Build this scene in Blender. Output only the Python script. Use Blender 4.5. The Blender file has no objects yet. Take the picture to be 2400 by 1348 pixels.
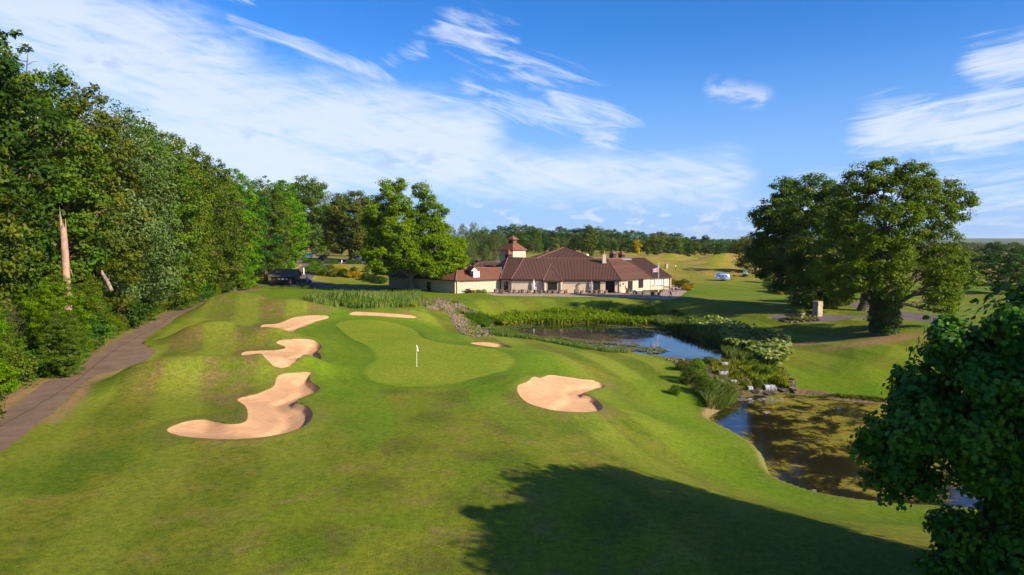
import bpy, math, random
import numpy as np
from mathutils import Vector, Matrix
R = math.radians
rng = np.random.default_rng(7)
random.seed(7)
sc = bpy.context.scene
COL = sc.collection

# ------------------------------------------------------------------ camera
F = 1600.0                       # focal length in pixels of the 2400 px wide photograph
CAMZ = 12.0
PITCH = math.atan(112.0 / F)
cam_d = bpy.data.cameras.new('camera'); cam = bpy.data.objects.new('camera', cam_d); COL.objects.link(cam)
cam_d.sensor_width = 36.0; cam_d.lens = 36.0 * F / 2400.0
cam_d.clip_start = 0.1; cam_d.clip_end = 30000
cam.location = (0, 0, CAMZ); cam.rotation_euler = (R(90) - PITCH, 0, 0)
sc.camera = cam
CP, SP = math.cos(PITCH), math.sin(PITCH)
def ray(px, py):
    u = (px - 1200.0) / F; v = (674.0 - py) / F
    return (u, CP + v * SP, -SP + v * CP)
def PZ(px, py, z):               # pixel -> point on the plane at height z
    d = ray(px, py); t = (z - CAMZ) / d[2]
    return (d[0] * t, d[1] * t, z)
def PY(px, py, Y):               # pixel -> point at distance Y
    d = ray(px, py); t = Y / d[1]
    return (d[0] * t, Y, CAMZ + d[2] * t)

# ------------------------------------------------------------------ world, sun, exposure
SUN_EL, SUN_AZ = R(28.5), R(122.0)
sun_vec = Vector((math.sin(SUN_AZ) * math.cos(SUN_EL), math.cos(SUN_AZ) * math.cos(SUN_EL), math.sin(SUN_EL)))
sd = bpy.data.lights.new('sun', 'SUN'); so = bpy.data.objects.new('sun', sd); COL.objects.link(so)
sd.energy = 5.0; sd.angle = R(0.55); sd.color = (1.0, 0.87, 0.66)
so.rotation_euler = sun_vec.to_track_quat('Z', 'Y').to_euler(); so.location = (60, -40, 60)
sc.view_settings.view_transform = 'Standard'; sc.view_settings.look = 'None'
sc.view_settings.exposure = 1.0; sc.view_settings.gamma = 1.0
sc.view_settings.use_curve_mapping = False
sc.cycles.max_bounces = 6; sc.cycles.transparent_max_bounces = 6
sc.cycles.diffuse_bounces = 3; sc.cycles.glossy_bounces = 3; sc.cycles.volume_bounces = 0

class NT:                        # tiny helper for node trees
    def __init__(s, tree): s.t = tree; s.n = tree.nodes; s.l = tree.links
    def node(s, typ, **kw):
        n = s.n.new(typ)
        for k, v in kw.items(): setattr(n, k, v)
        return n
    def put(s, sock, v):
        if v is None: return
        if isinstance(v, bpy.types.NodeSocket): s.l.new(v, sock)
        elif isinstance(v, (tuple, list)) and sock.type == 'RGBA' and len(v) == 3: sock.default_value = (*v, 1)
        else: sock.default_value = v
    def m(s, op, a, b=None, c=None, clamp=False):
        n = s.n.new('ShaderNodeMath'); n.operation = op; n.use_clamp = clamp
        for i, v in enumerate((a, b, c)):
            if v is not None: s.put(n.inputs[i], v)
        return n.outputs[0]
    def mix(s, f, a, b, blend='MIX'):
        n = s.n.new('ShaderNodeMix'); n.data_type = 'RGBA'; n.blend_type = blend
        s.put(n.inputs['Factor'], f) if False else s.put(n.inputs[0], f)
        s.put(n.inputs[6], a); s.put(n.inputs[7], b)
        return n.outputs[2]
    def mapr(s, v, a, b, c=0.0, d=1.0, smooth=True):
        n = s.n.new('ShaderNodeMapRange'); n.interpolation_type = 'SMOOTHSTEP' if smooth else 'LINEAR'
        s.put(n.inputs[0], v); n.inputs[1].default_value = a; n.inputs[2].default_value = b
        n.inputs[3].default_value = c; n.inputs[4].default_value = d
        return n.outputs[0]
    def noise(s, vec, scale, detail=3, rough=0.55, dist=0.0):
        n = s.n.new('ShaderNodeTexNoise'); n.inputs['Scale'].default_value = scale
        n.inputs['Detail'].default_value = detail; n.inputs['Roughness'].default_value = rough
        n.inputs['Distortion'].default_value = dist
        if vec is not None: s.l.new(vec, n.inputs['Vector'])
        return n.outputs['Fac']
    def mapping(s, vec, scale=(1, 1, 1), rot=(0, 0, 0), loc=(0, 0, 0)):
        n = s.n.new('ShaderNodeMapping'); s.l.new(vec, n.inputs[0])
        n.inputs['Scale'].default_value = scale; n.inputs['Rotation'].default_value = rot; n.inputs['Location'].default_value = loc
        return n.outputs[0]
    def attr(s, name):
        n = s.n.new('ShaderNodeAttribute'); n.attribute_name = name; return n.outputs['Fac']

world = bpy.data.worlds.new('World'); sc.world = world; world.use_nodes = True
T = NT(world.node_tree); T.n.clear()
sky = T.node('ShaderNodeTexSky', sky_type='NISHITA'); sky.sun_disc = False
sky.sun_elevation = SUN_EL; sky.sun_rotation = SUN_AZ; sky.altitude = 50
sky.air_density = 1.0; sky.dust_density = 0.4; sky.ozone_density = 2.5
tc = T.node('ShaderNodeTexCoord')
sep = T.node('ShaderNodeSeparateXYZ'); T.l.new(tc.outputs['Generated'], sep.inputs[0])
dx, dy, dz = sep.outputs
az = T.m('ARCTAN2', dx, dy)
el = T.m('ARCSINE', dz)
cmb = T.node('ShaderNodeCombineXYZ'); T.l.new(az, cmb.inputs[0]); T.l.new(el, cmb.inputs[1])
AE = cmb.outputs[0]
# planar cloud layer coordinates (high cirrus)
zz = T.m('ADD', T.m('MAXIMUM', dz, 0.0), 0.10)
cp = T.node('ShaderNodeCombineXYZ'); T.l.new(T.m('DIVIDE', dx, zz), cp.inputs[0]); T.l.new(T.m('DIVIDE', dy, zz), cp.inputs[1])
PL = cp.outputs[0]
warp = T.noise(AE, 3.0, 3)
def capsule(ax, ay, bx, by, w):
    L2 = (bx - ax) ** 2 + (by - ay) ** 2
    px_ = T.m('SUBTRACT', az, ax); py_ = T.m('SUBTRACT', el, ay)
    t = T.m('DIVIDE', T.m('ADD', T.m('MULTIPLY', px_, bx - ax), T.m('MULTIPLY', py_, by - ay)), L2, clamp=True)
    ex = T.m('SUBTRACT', px_, T.m('MULTIPLY', t, bx - ax)); ey = T.m('SUBTRACT', py_, T.m('MULTIPLY', t, by - ay))
    d = T.m('SQRT', T.m('ADD', T.m('MULTIPLY', ex, ex), T.m('MULTIPLY', ey, ey)))
    return T.mapr(d, w, 0.0)
def mx(*a):
    r = a[0]
    for b in a[1:]: r = T.m('MAXIMUM', r, b)
    return r
big = mx(capsule(-0.95, 0.40, -0.42, 0.20, 0.17), capsule(-0.45, 0.19, -0.07, 0.135, 0.13),
         T.m('MULTIPLY', capsule(-0.55, 0.115, 0.30, 0.085, 0.085), 0.85), capsule(-0.75, 0.12, -0.3, 0.1, 0.16))
rt = mx(capsule(0.60, 0.205, 0.95, 0.235, 0.055), capsule(0.50, 0.135, 0.95, 0.15, 0.075), T.m('MULTIPLY', capsule(0.42, 0.05, 0.95, 0.05, 0.09), 0.55))
thin = mx(capsule(-0.07, 0.29, 0.14, 0.165, 0.085), capsule(-0.06, 0.215, 0.13, 0.165, 0.06), capsule(-0.45, 0.33, -0.36, 0.315, 0.03), capsule(-0.32, 0.355, -0.2, 0.335, 0.03),
          capsule(-0.38, 0.28, 0.03, 0.17, 0.026), capsule(-0.20, 0.235, -0.13, 0.265, 0.035))
other = T.m('MULTIPLY', T.mapr(T.noise(PL, 0.5, 3), 0.52, 0.66), T.mapr(dy, 0.3, -0.1))
st1 = T.noise(T.mapping(T.mapping(AE, (1, 1, 1), (0, 0, R(17))), (4.5, 26, 1)), 1.5, 8, 0.62, 1.3)
st2 = T.noise(T.mapping(T.mapping(AE, (1, 1, 1), (0, 0, R(-7))), (6, 46, 1)), 1.3, 8, 0.62, 1.0)
soft = T.noise(T.mapping(AE, (3, 6, 1)), 2.0, 5, 0.55, 0.4)
wisp = T.m('ADD', T.m('MULTIPLY', st1, 0.6), T.m('MULTIPLY', st2, 0.4))
dens = T.m('MULTIPLY', mx(big, other), T.m('ADD', 0.10, T.m('MULTIPLY', wisp, 1.75)))
dens = T.m('ADD', dens, T.m('MULTIPLY', T.m('SUBTRACT', soft, 0.5), 0.55))
a_big = T.m('MULTIPLY', T.mapr(dens, 0.26, 1.02), T.mapr(mx(big, other), 0.0, 0.28))
a_rt = T.m('MULTIPLY', T.mapr(T.m('ADD', T.m('MULTIPLY', rt, 0.75), T.m('MULTIPLY', T.m('SUBTRACT', st2, 0.45), 1.7)), 0.22, 0.95), T.mapr(rt, 0.0, 0.4))
a_thin = T.m('MULTIPLY', T.mapr(T.m('ADD', thin, T.m('MULTIPLY', T.m('SUBTRACT', st1, 0.55), 3.4)), 0.35, 1.5), T.mapr(thin, 0.0, 0.5))
alpha = mx(T.m('MULTIPLY', a_big, 0.80), T.m('MULTIPLY', a_rt, 0.78), T.m('MULTIPLY', a_thin, 0.72))
# small cumulus along the horizon and a few grey scraps
cu = T.noise(T.mapping(AE, (14, 34, 1)), 1.4, 6, 0.6, 0.3)
cum = T.m('MULTIPLY', T.mapr(cu, 0.50, 0.62), capsule(-0.1, 0.035, 0.36, 0.03, 0.04))
cl2 = T.m('MULTIPLY', T.mapr(T.noise(T.mapping(AE, (30, 60, 1)), 1.2, 4, 0.6), 0.42, 0.6),
          mx(capsule(-0.185, 0.112, -0.165, 0.112, 0.02), capsule(-0.14, 0.118, -0.12, 0.116, 0.022), capsule(-0.365, 0.14, -0.35, 0.14, 0.016),
             capsule(0.0, 0.12, 0.02, 0.12, 0.015), capsule(-0.54, 0.215, -0.52, 0.215, 0.018), capsule(0.245, 0.062, 0.265, 0.062, 0.012), capsule(-0.03, 0.055, 0.01, 0.055, 0.014)))
cl3 = T.m('MULTIPLY', T.mapr(cu, 0.40, 0.6), mx(capsule(0.285, 0.205, 0.345, 0.19, 0.022), capsule(0.115, 0.145, 0.14, 0.14, 0.022)))
tint = T.mix(1.0, sky.outputs[0], (0.50, 1.14, 1.90), 'MULTIPLY')
hz = T.mapr(el, 0.30, -0.02)
tint = T.mix(T.m('MULTIPLY', hz, 0.75), tint, (4.4, 6.1, 10.4))
up = T.mapr(el, 0.10, 0.42)
tint = T.mix(1.0, tint, T.mix(up, (1.0, 1.0, 1.0), (0.62, 0.86, 0.98)), 'MULTIPLY')
WHITE = (8.6, 9.3, 10.6)
c1 = T.mix(alpha, tint, WHITE)
c1 = T.mix(T.m('MULTIPLY', mx(cum, cl3), 0.6), c1, (8.0, 8.6, 10.2))
c1 = T.mix(T.m('MULTIPLY', cl2, 0.55), c1, (4.6, 5.8, 8.6))
bg = T.node('ShaderNodeBackground'); T.l.new(c1, bg.inputs[0]); bg.inputs[1].default_value = 0.050
wo = T.node('ShaderNodeOutputWorld'); T.l.new(bg.outputs[0], wo.inputs[0])

# ------------------------------------------------------------------ materials
MATS = {}
def mat(name, color, rough=0.7, metal=0.0, spec=0.3, vary=0.0, vscale=2.0, bump=0.0, bscale=8.0, col2=None):
    if name in MATS: return MATS[name]
    m = bpy.data.materials.new(name); m.use_nodes = True; N = NT(m.node_tree); N.n.clear()
    p = N.node('ShaderNodeBsdfPrincipled'); o = N.node('ShaderNodeOutputMaterial'); N.l.new(p.outputs[0], o.inputs[0])
    p.inputs['Roughness'].default_value = rough; p.inputs['Metallic'].default_value = metal
    p.inputs['Specular IOR Level'].default_value = spec
    t = N.node('ShaderNodeTexCoord').outputs['Object']
    if col2 is None: col2 = tuple(c * (1 - vary) for c in color)
    if vary or col2 != color:
        f = N.noise(t, vscale, 4, 0.6)
        N.put(p.inputs['Base Color'], N.mix(N.mapr(f, 0.35, 0.65), color, col2))
    else: N.put(p.inputs['Base Color'], color)
    if bump:
        b = N.node('ShaderNodeBump'); b.inputs['Strength'].default_value = bump; b.inputs['Distance'].default_value = 0.05
        N.l.new(N.noise(t, bscale, 4), b.inputs['Height']); N.l.new(b.outputs[0], p.inputs['Normal'])
    MATS[name] = m; return m

def leaf_mat(name, ca, cb, cc, transl=0.25, gloss=0.07):
    m = bpy.data.materials.new(name); m.use_nodes = True; N = NT(m.node_tree); N.n.clear()
    v = N.attr('v'); oi = N.node('ShaderNodeObjectInfo').outputs['Random']
    c = N.mix(N.mapr(v, 0.0, 0.55, smooth=False), ca, cb)
    c = N.mix(N.mapr(v, 0.55, 1.0, smooth=False), c, cc)
    hsv = N.node('ShaderNodeHueSaturation'); N.l.new(c, hsv.inputs['Color'])
    N.l.new(N.mapr(oi, 0, 1, 0.474, 0.508, False), hsv.inputs['Hue']); N.l.new(N.mapr(oi, 0, 1, 0.90, 1.32, False), hsv.inputs['Value'])
    hsv.inputs['Saturation'].default_value = 1.08
    c = hsv.outputs[0]
    p = N.node('ShaderNodeBsdfPrincipled'); N.l.new(c, p.inputs['Base Color']); p.inputs['Roughness'].default_value = 0.48
    p.inputs['Specular IOR Level'].default_value = gloss
    tr = N.node('ShaderNodeBsdfTranslucent'); N.l.new(N.mix(1.0, c, (1.5, 1.45, 0.55), 'MULTIPLY'), tr.inputs[0])
    mi = N.node('ShaderNodeMixShader'); mi.inputs[0].default_value = transl
    N.l.new(p.outputs[0], mi.inputs[1]); N.l.new(tr.outputs[0], mi.inputs[2])
    o = N.node('ShaderNodeOutputMaterial'); N.l.new(mi.outputs[0], o.inputs[0]); MATS[name] = m; return m
leaf_mat('leaf_mid', (0.028, 0.070, 0.010), (0.058, 0.112, 0.014), (0.11, 0.155, 0.022))
leaf_mat('leaf_walnut', (0.060, 0.130, 0.008), (0.105, 0.190, 0.011), (0.16, 0.23, 0.02), transl=0.36)
leaf_mat('leaf_lawn', (0.040, 0.092, 0.009), (0.076, 0.142, 0.013), (0.13, 0.18, 0.02))
leaf_mat('leaf_bright', (0.045, 0.11, 0.008), (0.082, 0.165, 0.010), (0.13, 0.205, 0.018))
leaf_mat('leaf_dark', (0.014, 0.042, 0.009), (0.026, 0.066, 0.010), (0.05, 0.095, 0.014))
leaf_mat('leaf_olive', (0.042, 0.072, 0.010), (0.072, 0.102, 0.014), (0.115, 0.128, 0.022))
leaf_mat('leaf_grey', (0.045, 0.078, 0.026), (0.078, 0.115, 0.036), (0.125, 0.155, 0.06))
leaf_mat('leaf_yellow', (0.16, 0.14, 0.008), (0.26, 0.2, 0.01), (0.36, 0.26, 0.015))
leaf_mat('leaf_purple', (0.035, 0.018, 0.022), (0.05, 0.024, 0.028), (0.07, 0.035, 0.03))
leaf_mat('leaf_maple', (0.020, 0.066, 0.010), (0.040, 0.100, 0.014), (0.085, 0.145, 0.02), gloss=0.15)
leaf_mat('leaf_broad', (0.05, 0.105, 0.015), (0.11, 0.18, 0.028), (0.24, 0.27, 0.07), gloss=0.35)
leaf_mat('leaf_reed', (0.05, 0.095, 0.02), (0.09, 0.14, 0.035), (0.22, 0.20, 0.075))
leaf_mat('leaf_marsh', (0.06, 0.10, 0.012), (0.12, 0.16, 0.02), (0.24, 0.24, 0.03))
leaf_mat('leaf_pad', (0.06, 0.075, 0.014), (0.12, 0.135, 0.02), (0.26, 0.24, 0.03), transl=0.05, gloss=0.4)
leaf_mat('flower_mauve', (0.16, 0.10, 0.30), (0.2, 0.13, 0.36), (0.1, 0.13, 0.08))
mat('bark', (0.16, 0.12, 0.085), 0.9, vary=0.5, vscale=3, bump=0.8, bscale=6)
mat('bark_pale', (0.27, 0.22, 0.17), 0.9, vary=0.5, vscale=3, bump=0.8, bscale=6)
mat('snag_wood', (0.40, 0.23, 0.155), 0.85, col2=(0.24, 0.16, 0.125), vscale=1.5, bump=0.6, bscale=5)
mat('brown_paint', (0.060, 0.030, 0.020), 0.55, vary=0.2)
mat('dark_paint', (0.035, 0.026, 0.024), 0.6, vary=0.2)
mat('white_paint', (0.78, 0.78, 0.76), 0.5)
mat('wicker', (0.17, 0.125, 0.085), 0.85, vary=0.4, vscale=14, bump=0.6, bscale=30)
mat('dark_metal', (0.03, 0.032, 0.036), 0.45, 0.6)
mat('lead', (0.32, 0.32, 0.34), 0.6)
mat('white_cloth', (0.75, 0.75, 0.77), 0.8, vary=0.12)
mat('grey_cloth', (0.26, 0.27, 0.36), 0.85, vary=0.2)
mat('navy_cloth', (0.035, 0.05, 0.13), 0.8, vary=0.3)
mat('terracotta', (0.42, 0.16, 0.06), 0.8)
mat('silver', (0.80, 0.82, 0.86), 0.22, 0.95)
mat('rubber', (0.02, 0.02, 0.02), 0.8)
mat('skin', (0.45, 0.28, 0.2), 0.6)
mat('hair', (0.03, 0.02, 0.015), 0.7)
mat('orange', (0.75, 0.16, 0.05), 0.5)
mat('red', (0.55, 0.03, 0.04), 0.6); mat('blue', (0.02, 0.06, 0.38), 0.6)
mat('car_blue', (0.015, 0.035, 0.12), 0.25, 0.3, 0.6); mat('car_black', (0.015, 0.017, 0.022), 0.25, 0.3, 0.6)
mat('car_white', (0.75, 0.76, 0.78), 0.3, 0.0, 0.6); mat('car_glass', (0.01, 0.013, 0.018), 0.06, 0, 0.8)
mat('glass', (0.018, 0.022, 0.028), 0.06, 0.0, 0.8)
mat('net_curtain', (0.45, 0.50, 0.52), 0.5)
mat('wet_rock', (0.10, 0.068, 0.045), 0.55, col2=(0.045, 0.035, 0.024), vscale=2.2, bump=0.8, bscale=5)
mat('rock', (0.205, 0.150, 0.105), 0.9, col2=(0.085, 0.068, 0.050), vscale=2.2, bump=0.8, bscale=5)
mat('soil', (0.14, 0.085, 0.05), 0.95, vary=0.5, vscale=3, bump=0.7)
mat('foam', (0.66, 0.69, 0.72), 0.4, col2=(0.20, 0.20, 0.19), vscale=9)
mat('lichen_stone', (0.42, 0.34, 0.24), 0.9, col2=(0.25, 0.21, 0.16), vscale=3, bump=0.7, bscale=8)

def stone_wall_mat():
    m = bpy.data.materials.new('limestone'); m.use_nodes = True; N = NT(m.node_tree); N.n.clear()
    p = N.node('ShaderNodeBsdfPrincipled'); o = N.node('ShaderNodeOutputMaterial'); N.l.new(p.outputs[0], o.inputs[0])
    g = N.node('ShaderNodeNewGeometry'); s = N.node('ShaderNodeSeparateXYZ'); N.l.new(g.outputs['Position'], s.inputs[0])
    c = N.node('ShaderNodeCombineXYZ'); N.l.new(N.m('ADD', s.outputs[0], N.m('MULTIPLY', s.outputs[1], 0.7)), c.inputs[0]); N.l.new(s.outputs[2], c.inputs[1])
    b = N.node('ShaderNodeTexBrick'); N.l.new(c.outputs[0], b.inputs[0]); b.inputs['Scale'].default_value = 1.0
    b.inputs['Brick Width'].default_value = 0.42; b.inputs['Row Height'].default_value = 0.17; b.inputs['Mortar Size'].default_value = 0.012
    N.put(b.inputs['Color1'], (0.60, 0.475, 0.365)); N.put(b.inputs['Color2'], (0.50, 0.385, 0.29)); N.put(b.inputs['Mortar'], (0.42, 0.33, 0.25))
    n = N.noise(c.outputs[0], 2.5, 5, 0.65); col = N.mix(N.mapr(n, 0.45, 0.7, 0, 0.40), b.outputs[0], (0.28, 0.19, 0.13))
    N.l.new(col, p.inputs['Base Color']); p.inputs['Roughness'].default_value = 0.9
    bp = N.node('ShaderNodeBump'); bp.inputs['Strength'].default_value = 0.5; bp.inputs['Distance'].default_value = 0.03
    N.l.new(b.outputs['Fac'], bp.inputs['Height']); bp.invert = True; N.l.new(bp.outputs[0], p.inputs['Normal']); MATS['limestone'] = m
stone_wall_mat()
def tile_mat(name, c1, c2, c3):
    m = bpy.data.materials.new(name); m.use_nodes = True; N = NT(m.node_tree); N.n.clear()
    p = N.node('ShaderNodeBsdfPrincipled'); o = N.node('ShaderNodeOutputMaterial'); N.l.new(p.outputs[0], o.inputs[0])
    g = N.node('ShaderNodeNewGeometry')
    n1 = N.noise(N.mapping(g.outputs['Position'], (3.2, 3.2, 6)), 1.0, 2, 0.7); n2 = N.noise(g.outputs['Position'], 0.35, 4, 0.6)
    c = N.mix(N.mapr(n1, 0.38, 0.62), c1, c2); c = N.mix(N.mapr(n2, 0.5, 0.72, 0, 0.6), c, c3)
    s = N.node('ShaderNodeSeparateXYZ'); N.l.new(g.outputs['Position'], s.inputs[0])
    row = N.m('FRACT', N.m('MULTIPLY', s.outputs[2], 6.5))
    N.l.new(c, p.inputs['Base Color']); p.inputs['Roughness'].default_value = 0.8; p.inputs['Specular IOR Level'].default_value = 0.2
    bp = N.node('ShaderNodeBump'); bp.inputs['Strength'].default_value = 0.7; bp.inputs['Distance'].default_value = 0.05
    N.l.new(row, bp.inputs['Height']); N.l.new(bp.outputs[0], p.inputs['Normal']); MATS[name] = m
tile_mat('pantile', (0.118, 0.060, 0.045), (0.085, 0.044, 0.035), (0.074, 0.046, 0.040))
tile_mat('brown_tile', (0.125, 0.058, 0.040), (0.092, 0.042, 0.030), (0.078, 0.042, 0.034))
tile_mat('plain_tile', (0.215, 0.085, 0.048), (0.15, 0.060, 0.038), (0.125, 0.062, 0.042))
mat('tile_gap', (0.085, 0.036, 0.026), 0.9)
mat('ridge_tile', (0.22, 0.10, 0.07), 0.8, vary=0.4, vscale=4)
mat('slate', (0.085, 0.075, 0.075), 0.75, vary=0.35, vscale=3, bump=0.4)

# ------------------------------------------------------------------ mesh helpers
def mesh_np(name, V, Fc, m=None, attrs=None, smooth=False):
    V = np.asarray(V, dtype=np.float32); Fc = np.asarray(Fc, dtype=np.int32)
    me = bpy.data.meshes.new(name); nf, k = Fc.shape
    me.vertices.add(len(V)); me.vertices.foreach_set('co', V.ravel())
    me.loops.add(nf * k); me.loops.foreach_set('vertex_index', Fc.ravel())
    me.polygons.add(nf); me.polygons.foreach_set('loop_start', np.arange(nf, dtype=np.int32) * k)
    me.polygons.foreach_set('loop_total', np.full(nf, k, dtype=np.int32))
    if attrs:
        for an, av in attrs.items():
            a = me.attributes.new(an, 'FLOAT', 'POINT'); a.data.foreach_set('value', np.asarray(av, dtype=np.float32))
    me.update(calc_edges=True)
    if smooth: me.polygons.foreach_set('use_smooth', np.ones(nf, dtype=bool))
    if m: me.materials.append(MATS[m] if isinstance(m, str) else m)
    return me
def link(name, me, parent=None, loc=None, rot=None, scale=None):
    o = bpy.data.objects.new(name, me); COL.objects.link(o)
    if parent is not None: o.parent = parent
    if loc is not None: o.location = loc
    if rot is not None: o.rotation_euler = rot
    if scale is not None: o.scale = scale
    return o
def tag(o, label=None, cat=None, group=None, kind=None):
    if label:
        w_ = label.replace(',', ' ,').split(); label = ' '.join(label.split()[:16]); o['label'] = label
    if cat: o['category'] = cat
    if group: o['group'] = group
    if kind: o['kind'] = kind
    return o
def empty(name, loc, rz=0, scale=1.0):
    o = bpy.data.objects.new(name, None); COL.objects.link(o); o.location = loc; o.rotation_euler = (0, 0, rz)
    o.scale = (scale,) * 3 if not isinstance(scale, (tuple, list)) else scale
    return o
class MB:
    def __init__(s): s.v = []; s.f = []
    def poly(s, pts):
        n = len(s.v); s.v += [tuple(p) for p in pts]; s.f.append(tuple(range(n, n + len(pts))))
    def hexa(s, p):                       # 8 points: bottom ring then top ring
        n = len(s.v); s.v += [tuple(q) for q in p]
        for f in ((3, 2, 1, 0), (4, 5, 6, 7), (0, 1, 5, 4), (1, 2, 6, 5), (2, 3, 7, 6), (3, 0, 4, 7)): s.f.append(tuple(n + i for i in f))
    def box(s, c, d, rz=0.0):
        cx, cy, cz = c; hx, hy, hz = d[0] / 2, d[1] / 2, d[2] / 2; ca, sa = math.cos(rz), math.sin(rz)
        s.hexa([(cx + a * hx * ca - b * hy * sa, cy + a * hx * sa + b * hy * ca, cz + e * hz) for e in (-1, 1) for a, b in ((-1, -1), (1, -1), (1, 1), (-1, 1))])
    def tube(s, pts, rads, n=8, cap=True):
        rings = []
        for i, (p, r) in enumerate(zip(pts, rads)):
            p = Vector(p); a = Vector(pts[max(i - 1, 0)]); b = Vector(pts[min(i + 1, len(pts) - 1)])
            d = (b - a).normalized() if (b - a).length > 1e-6 else Vector((0, 0, 1))
            u = d.cross(Vector((0, 1, 0)) if abs(d.y) < 0.9 else Vector((1, 0, 0))).normalized(); w = d.cross(u)
            k = len(s.v)
            for j in range(n):
                t = 2 * math.pi * j / n; s.v.append(tuple(p + (u * math.cos(t) + w * math.sin(t)) * r))
            rings.append(k)
        for a, b in zip(rings, rings[1:]):
            for j in range(n): s.f.append((a + j, a + (j + 1) % n, b + (j + 1) % n, b + j))
        if cap:
            s.f.append(tuple(rings[0] + j for j in range(n))); s.f.append(tuple(rings[-1] + j for j in reversed(range(n))))
    def lathe(s, prof, c=(0, 0, 0), n=12):
        s.tube([(c[0], c[1], c[2] + z + i * 1e-5) for i, (r, z) in enumerate(prof)], [max(r, 1e-3) for r, z in prof], n)
    def pyramid(s, ring, apex, base=True):
        n = len(s.v); s.v += [tuple(p) for p in ring] + [tuple(apex)]; k = len(ring)
        for i in range(k): s.f.append((n + i, n + (i + 1) % k, n + k))
        if base: s.f.append(tuple(n + i for i in reversed(range(k))))
    def mesh(s, name, m=None, smooth=False):
        me = bpy.data.meshes.new(name); me.from_pydata(s.v, [], s.f); me.update()
        if m: me.materials.append(MATS[m] if isinstance(m, str) else m)
        if smooth:
            for p in me.polygons: p.use_smooth = True
        return me
    def obj(s, name, m, parent=None, smooth=False, **kw): return link(name, s.mesh(name, m, smooth), parent, **kw)

# ------------------------------------------------------------------ ground plan (outlines, metres)
def smooth_poly(pts, k=6):
    P = np.array(pts, float); n = len(P); out = []
    for i in range(n):
        p0, p1, p2, p3 = P[i - 1], P[i], P[(i + 1) % n], P[(i + 2) % n]
        for j in range(k):
            t = j / k
            out.append(0.5 * ((2 * p1) + (-p0 + p2) * t + (2 * p0 - 5 * p1 + 4 * p2 - p3) * t ** 2 + (-p0 + 3 * p1 - 3 * p2 + p3) * t ** 3))
    return np.array(out)
def plan(pix, z=0.0, sm=5):
    P = np.array([PZ(a, b, z)[:2] for a, b in pix])
    return smooth_poly(P, sm) if sm else P
def sdf(poly, x, y, pad=14.0, far=99.0):
    if poly is None: return np.full(np.shape(x), far)
    d = np.full(x.shape, far); lo = poly.min(0) - pad; hi = poly.max(0) + pad
    m = (x > lo[0]) & (x < hi[0]) & (y > lo[1]) & (y < hi[1])
    X = x[m]; Y = y[m]
    if X.size == 0: return d
    best = np.full(X.shape, 1e9); ins = np.zeros(X.shape, bool); n = len(poly)
    for i in range(n):
        ax, ay = poly[i]; bx, by = poly[(i + 1) % n]
        ex, ey = bx - ax, by - ay; L = ex * ex + ey * ey + 1e-12
        t = np.clip(((X - ax) * ex + (Y - ay) * ey) / L, 0, 1)
        best = np.minimum(best, (X - ax - t * ex) ** 2 + (Y - ay - t * ey) ** 2)
        c = ((ay > Y) != (by > Y))
        if c.any():
            xi = ax + (Y - ay) * ex / (ey if abs(ey) > 1e-12 else 1e-12); ins ^= (c & (X < xi))
    r = np.sqrt(best); r[ins] *= -1; d[m] = np.minimum(r, far); return d
WU, WL = -3.0, -4.8                       # water levels
POND_U = plan([(1150, 768), (1180, 757), (1240, 753), (1340, 753), (1440, 753), (1530, 757), (1580, 770), (1640, 792), (1690, 806), (1725, 818), (1700, 838), (1640, 842), (1560, 836), (1480, 826), (1400, 812), (1320, 796), (1250, 786), (1190, 782)], WU)
POND_L = plan([(1660, 985), (1690, 960), (1720, 935), (1850, 925), (1960, 937), (2080, 948), (2200, 950), (2420, 960), (2600, 1010), (2620, 1150), (2520, 1235), (2380, 1215), (2230, 1200), (2080, 1190), (1960, 1175), (1880, 1155), (1810, 1120), (1780, 1060), (1720, 1020)], WL)
GREEN = plan([(790, 760), (840, 748), (900, 746), (950, 752), (975, 770), (990, 790), (1040, 803), (1120, 812), (1180, 822), (1203, 843), (1180, 868), (1110, 890), (1040, 903), (970, 906), (900, 900), (862, 885), (858, 865), (885, 838), (870, 815), (825, 792)])
BUNK = []
PATH = plan([(-300, 1230), (0, 972), (100, 902), (200, 847), (265, 803), (330, 768), (400, 733), (455, 709), (500, 693), (545, 683), (600, 676), (612, 682), (560, 686), (530, 693), (480, 707), (440, 731), (400, 756), (345, 790), (332, 806), (368, 824), (340, 848), (300, 862), (225, 880), (185, 905), (150, 945), (110, 978), (60, 1018), (0, 1062), (-260, 1290)], 0, 0)
VERGE = plan([(-300, 1150), (-100, 990), (0, 930), (100, 868), (200, 812), (260, 775), (330, 735), (420, 700), (500, 680), (500, 700), (400, 740), (265, 810), (100, 910), (0, 985), (-200, 1120)], 0, 0)
FAIR = plan([(545, 1330), (560, 1230), (640, 1160), (760, 1110), (860, 1060), (920, 1010), (930, 960), (895, 915), (1000, 912), (1090, 915), (1100, 950), (1160, 990), (1280, 1040), (1390, 1090), (1450, 1140), (1500, 1200), (1560, 1348), (1500, 1420), (600, 1420)], 0, 5)
FAIR_R = None
TERR = plan([(1140, 688), (1160, 693), (1300, 695), (1450, 697), (1520, 700), (1570, 702), (1592, 697), (1612, 681), (1600, 672), (1572, 666), (1500, 676), (1180, 676)], 0, 0)
CIRC = None
SCREE = None
FALLS = None
ROAD = np.array([(-66, 176), (-55, 176), (-36, 168), (-30, 166), (-30, 170), (-46, 178), (-56, 190), (-58, 205), (-60, 222), (-30, 222), (0, 224), (0, 243), (-60, 243), (-90, 240), (-90, 222), (-67, 220), (-66, 200), (-64, 188)], float)
FAIR2 = None

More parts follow.
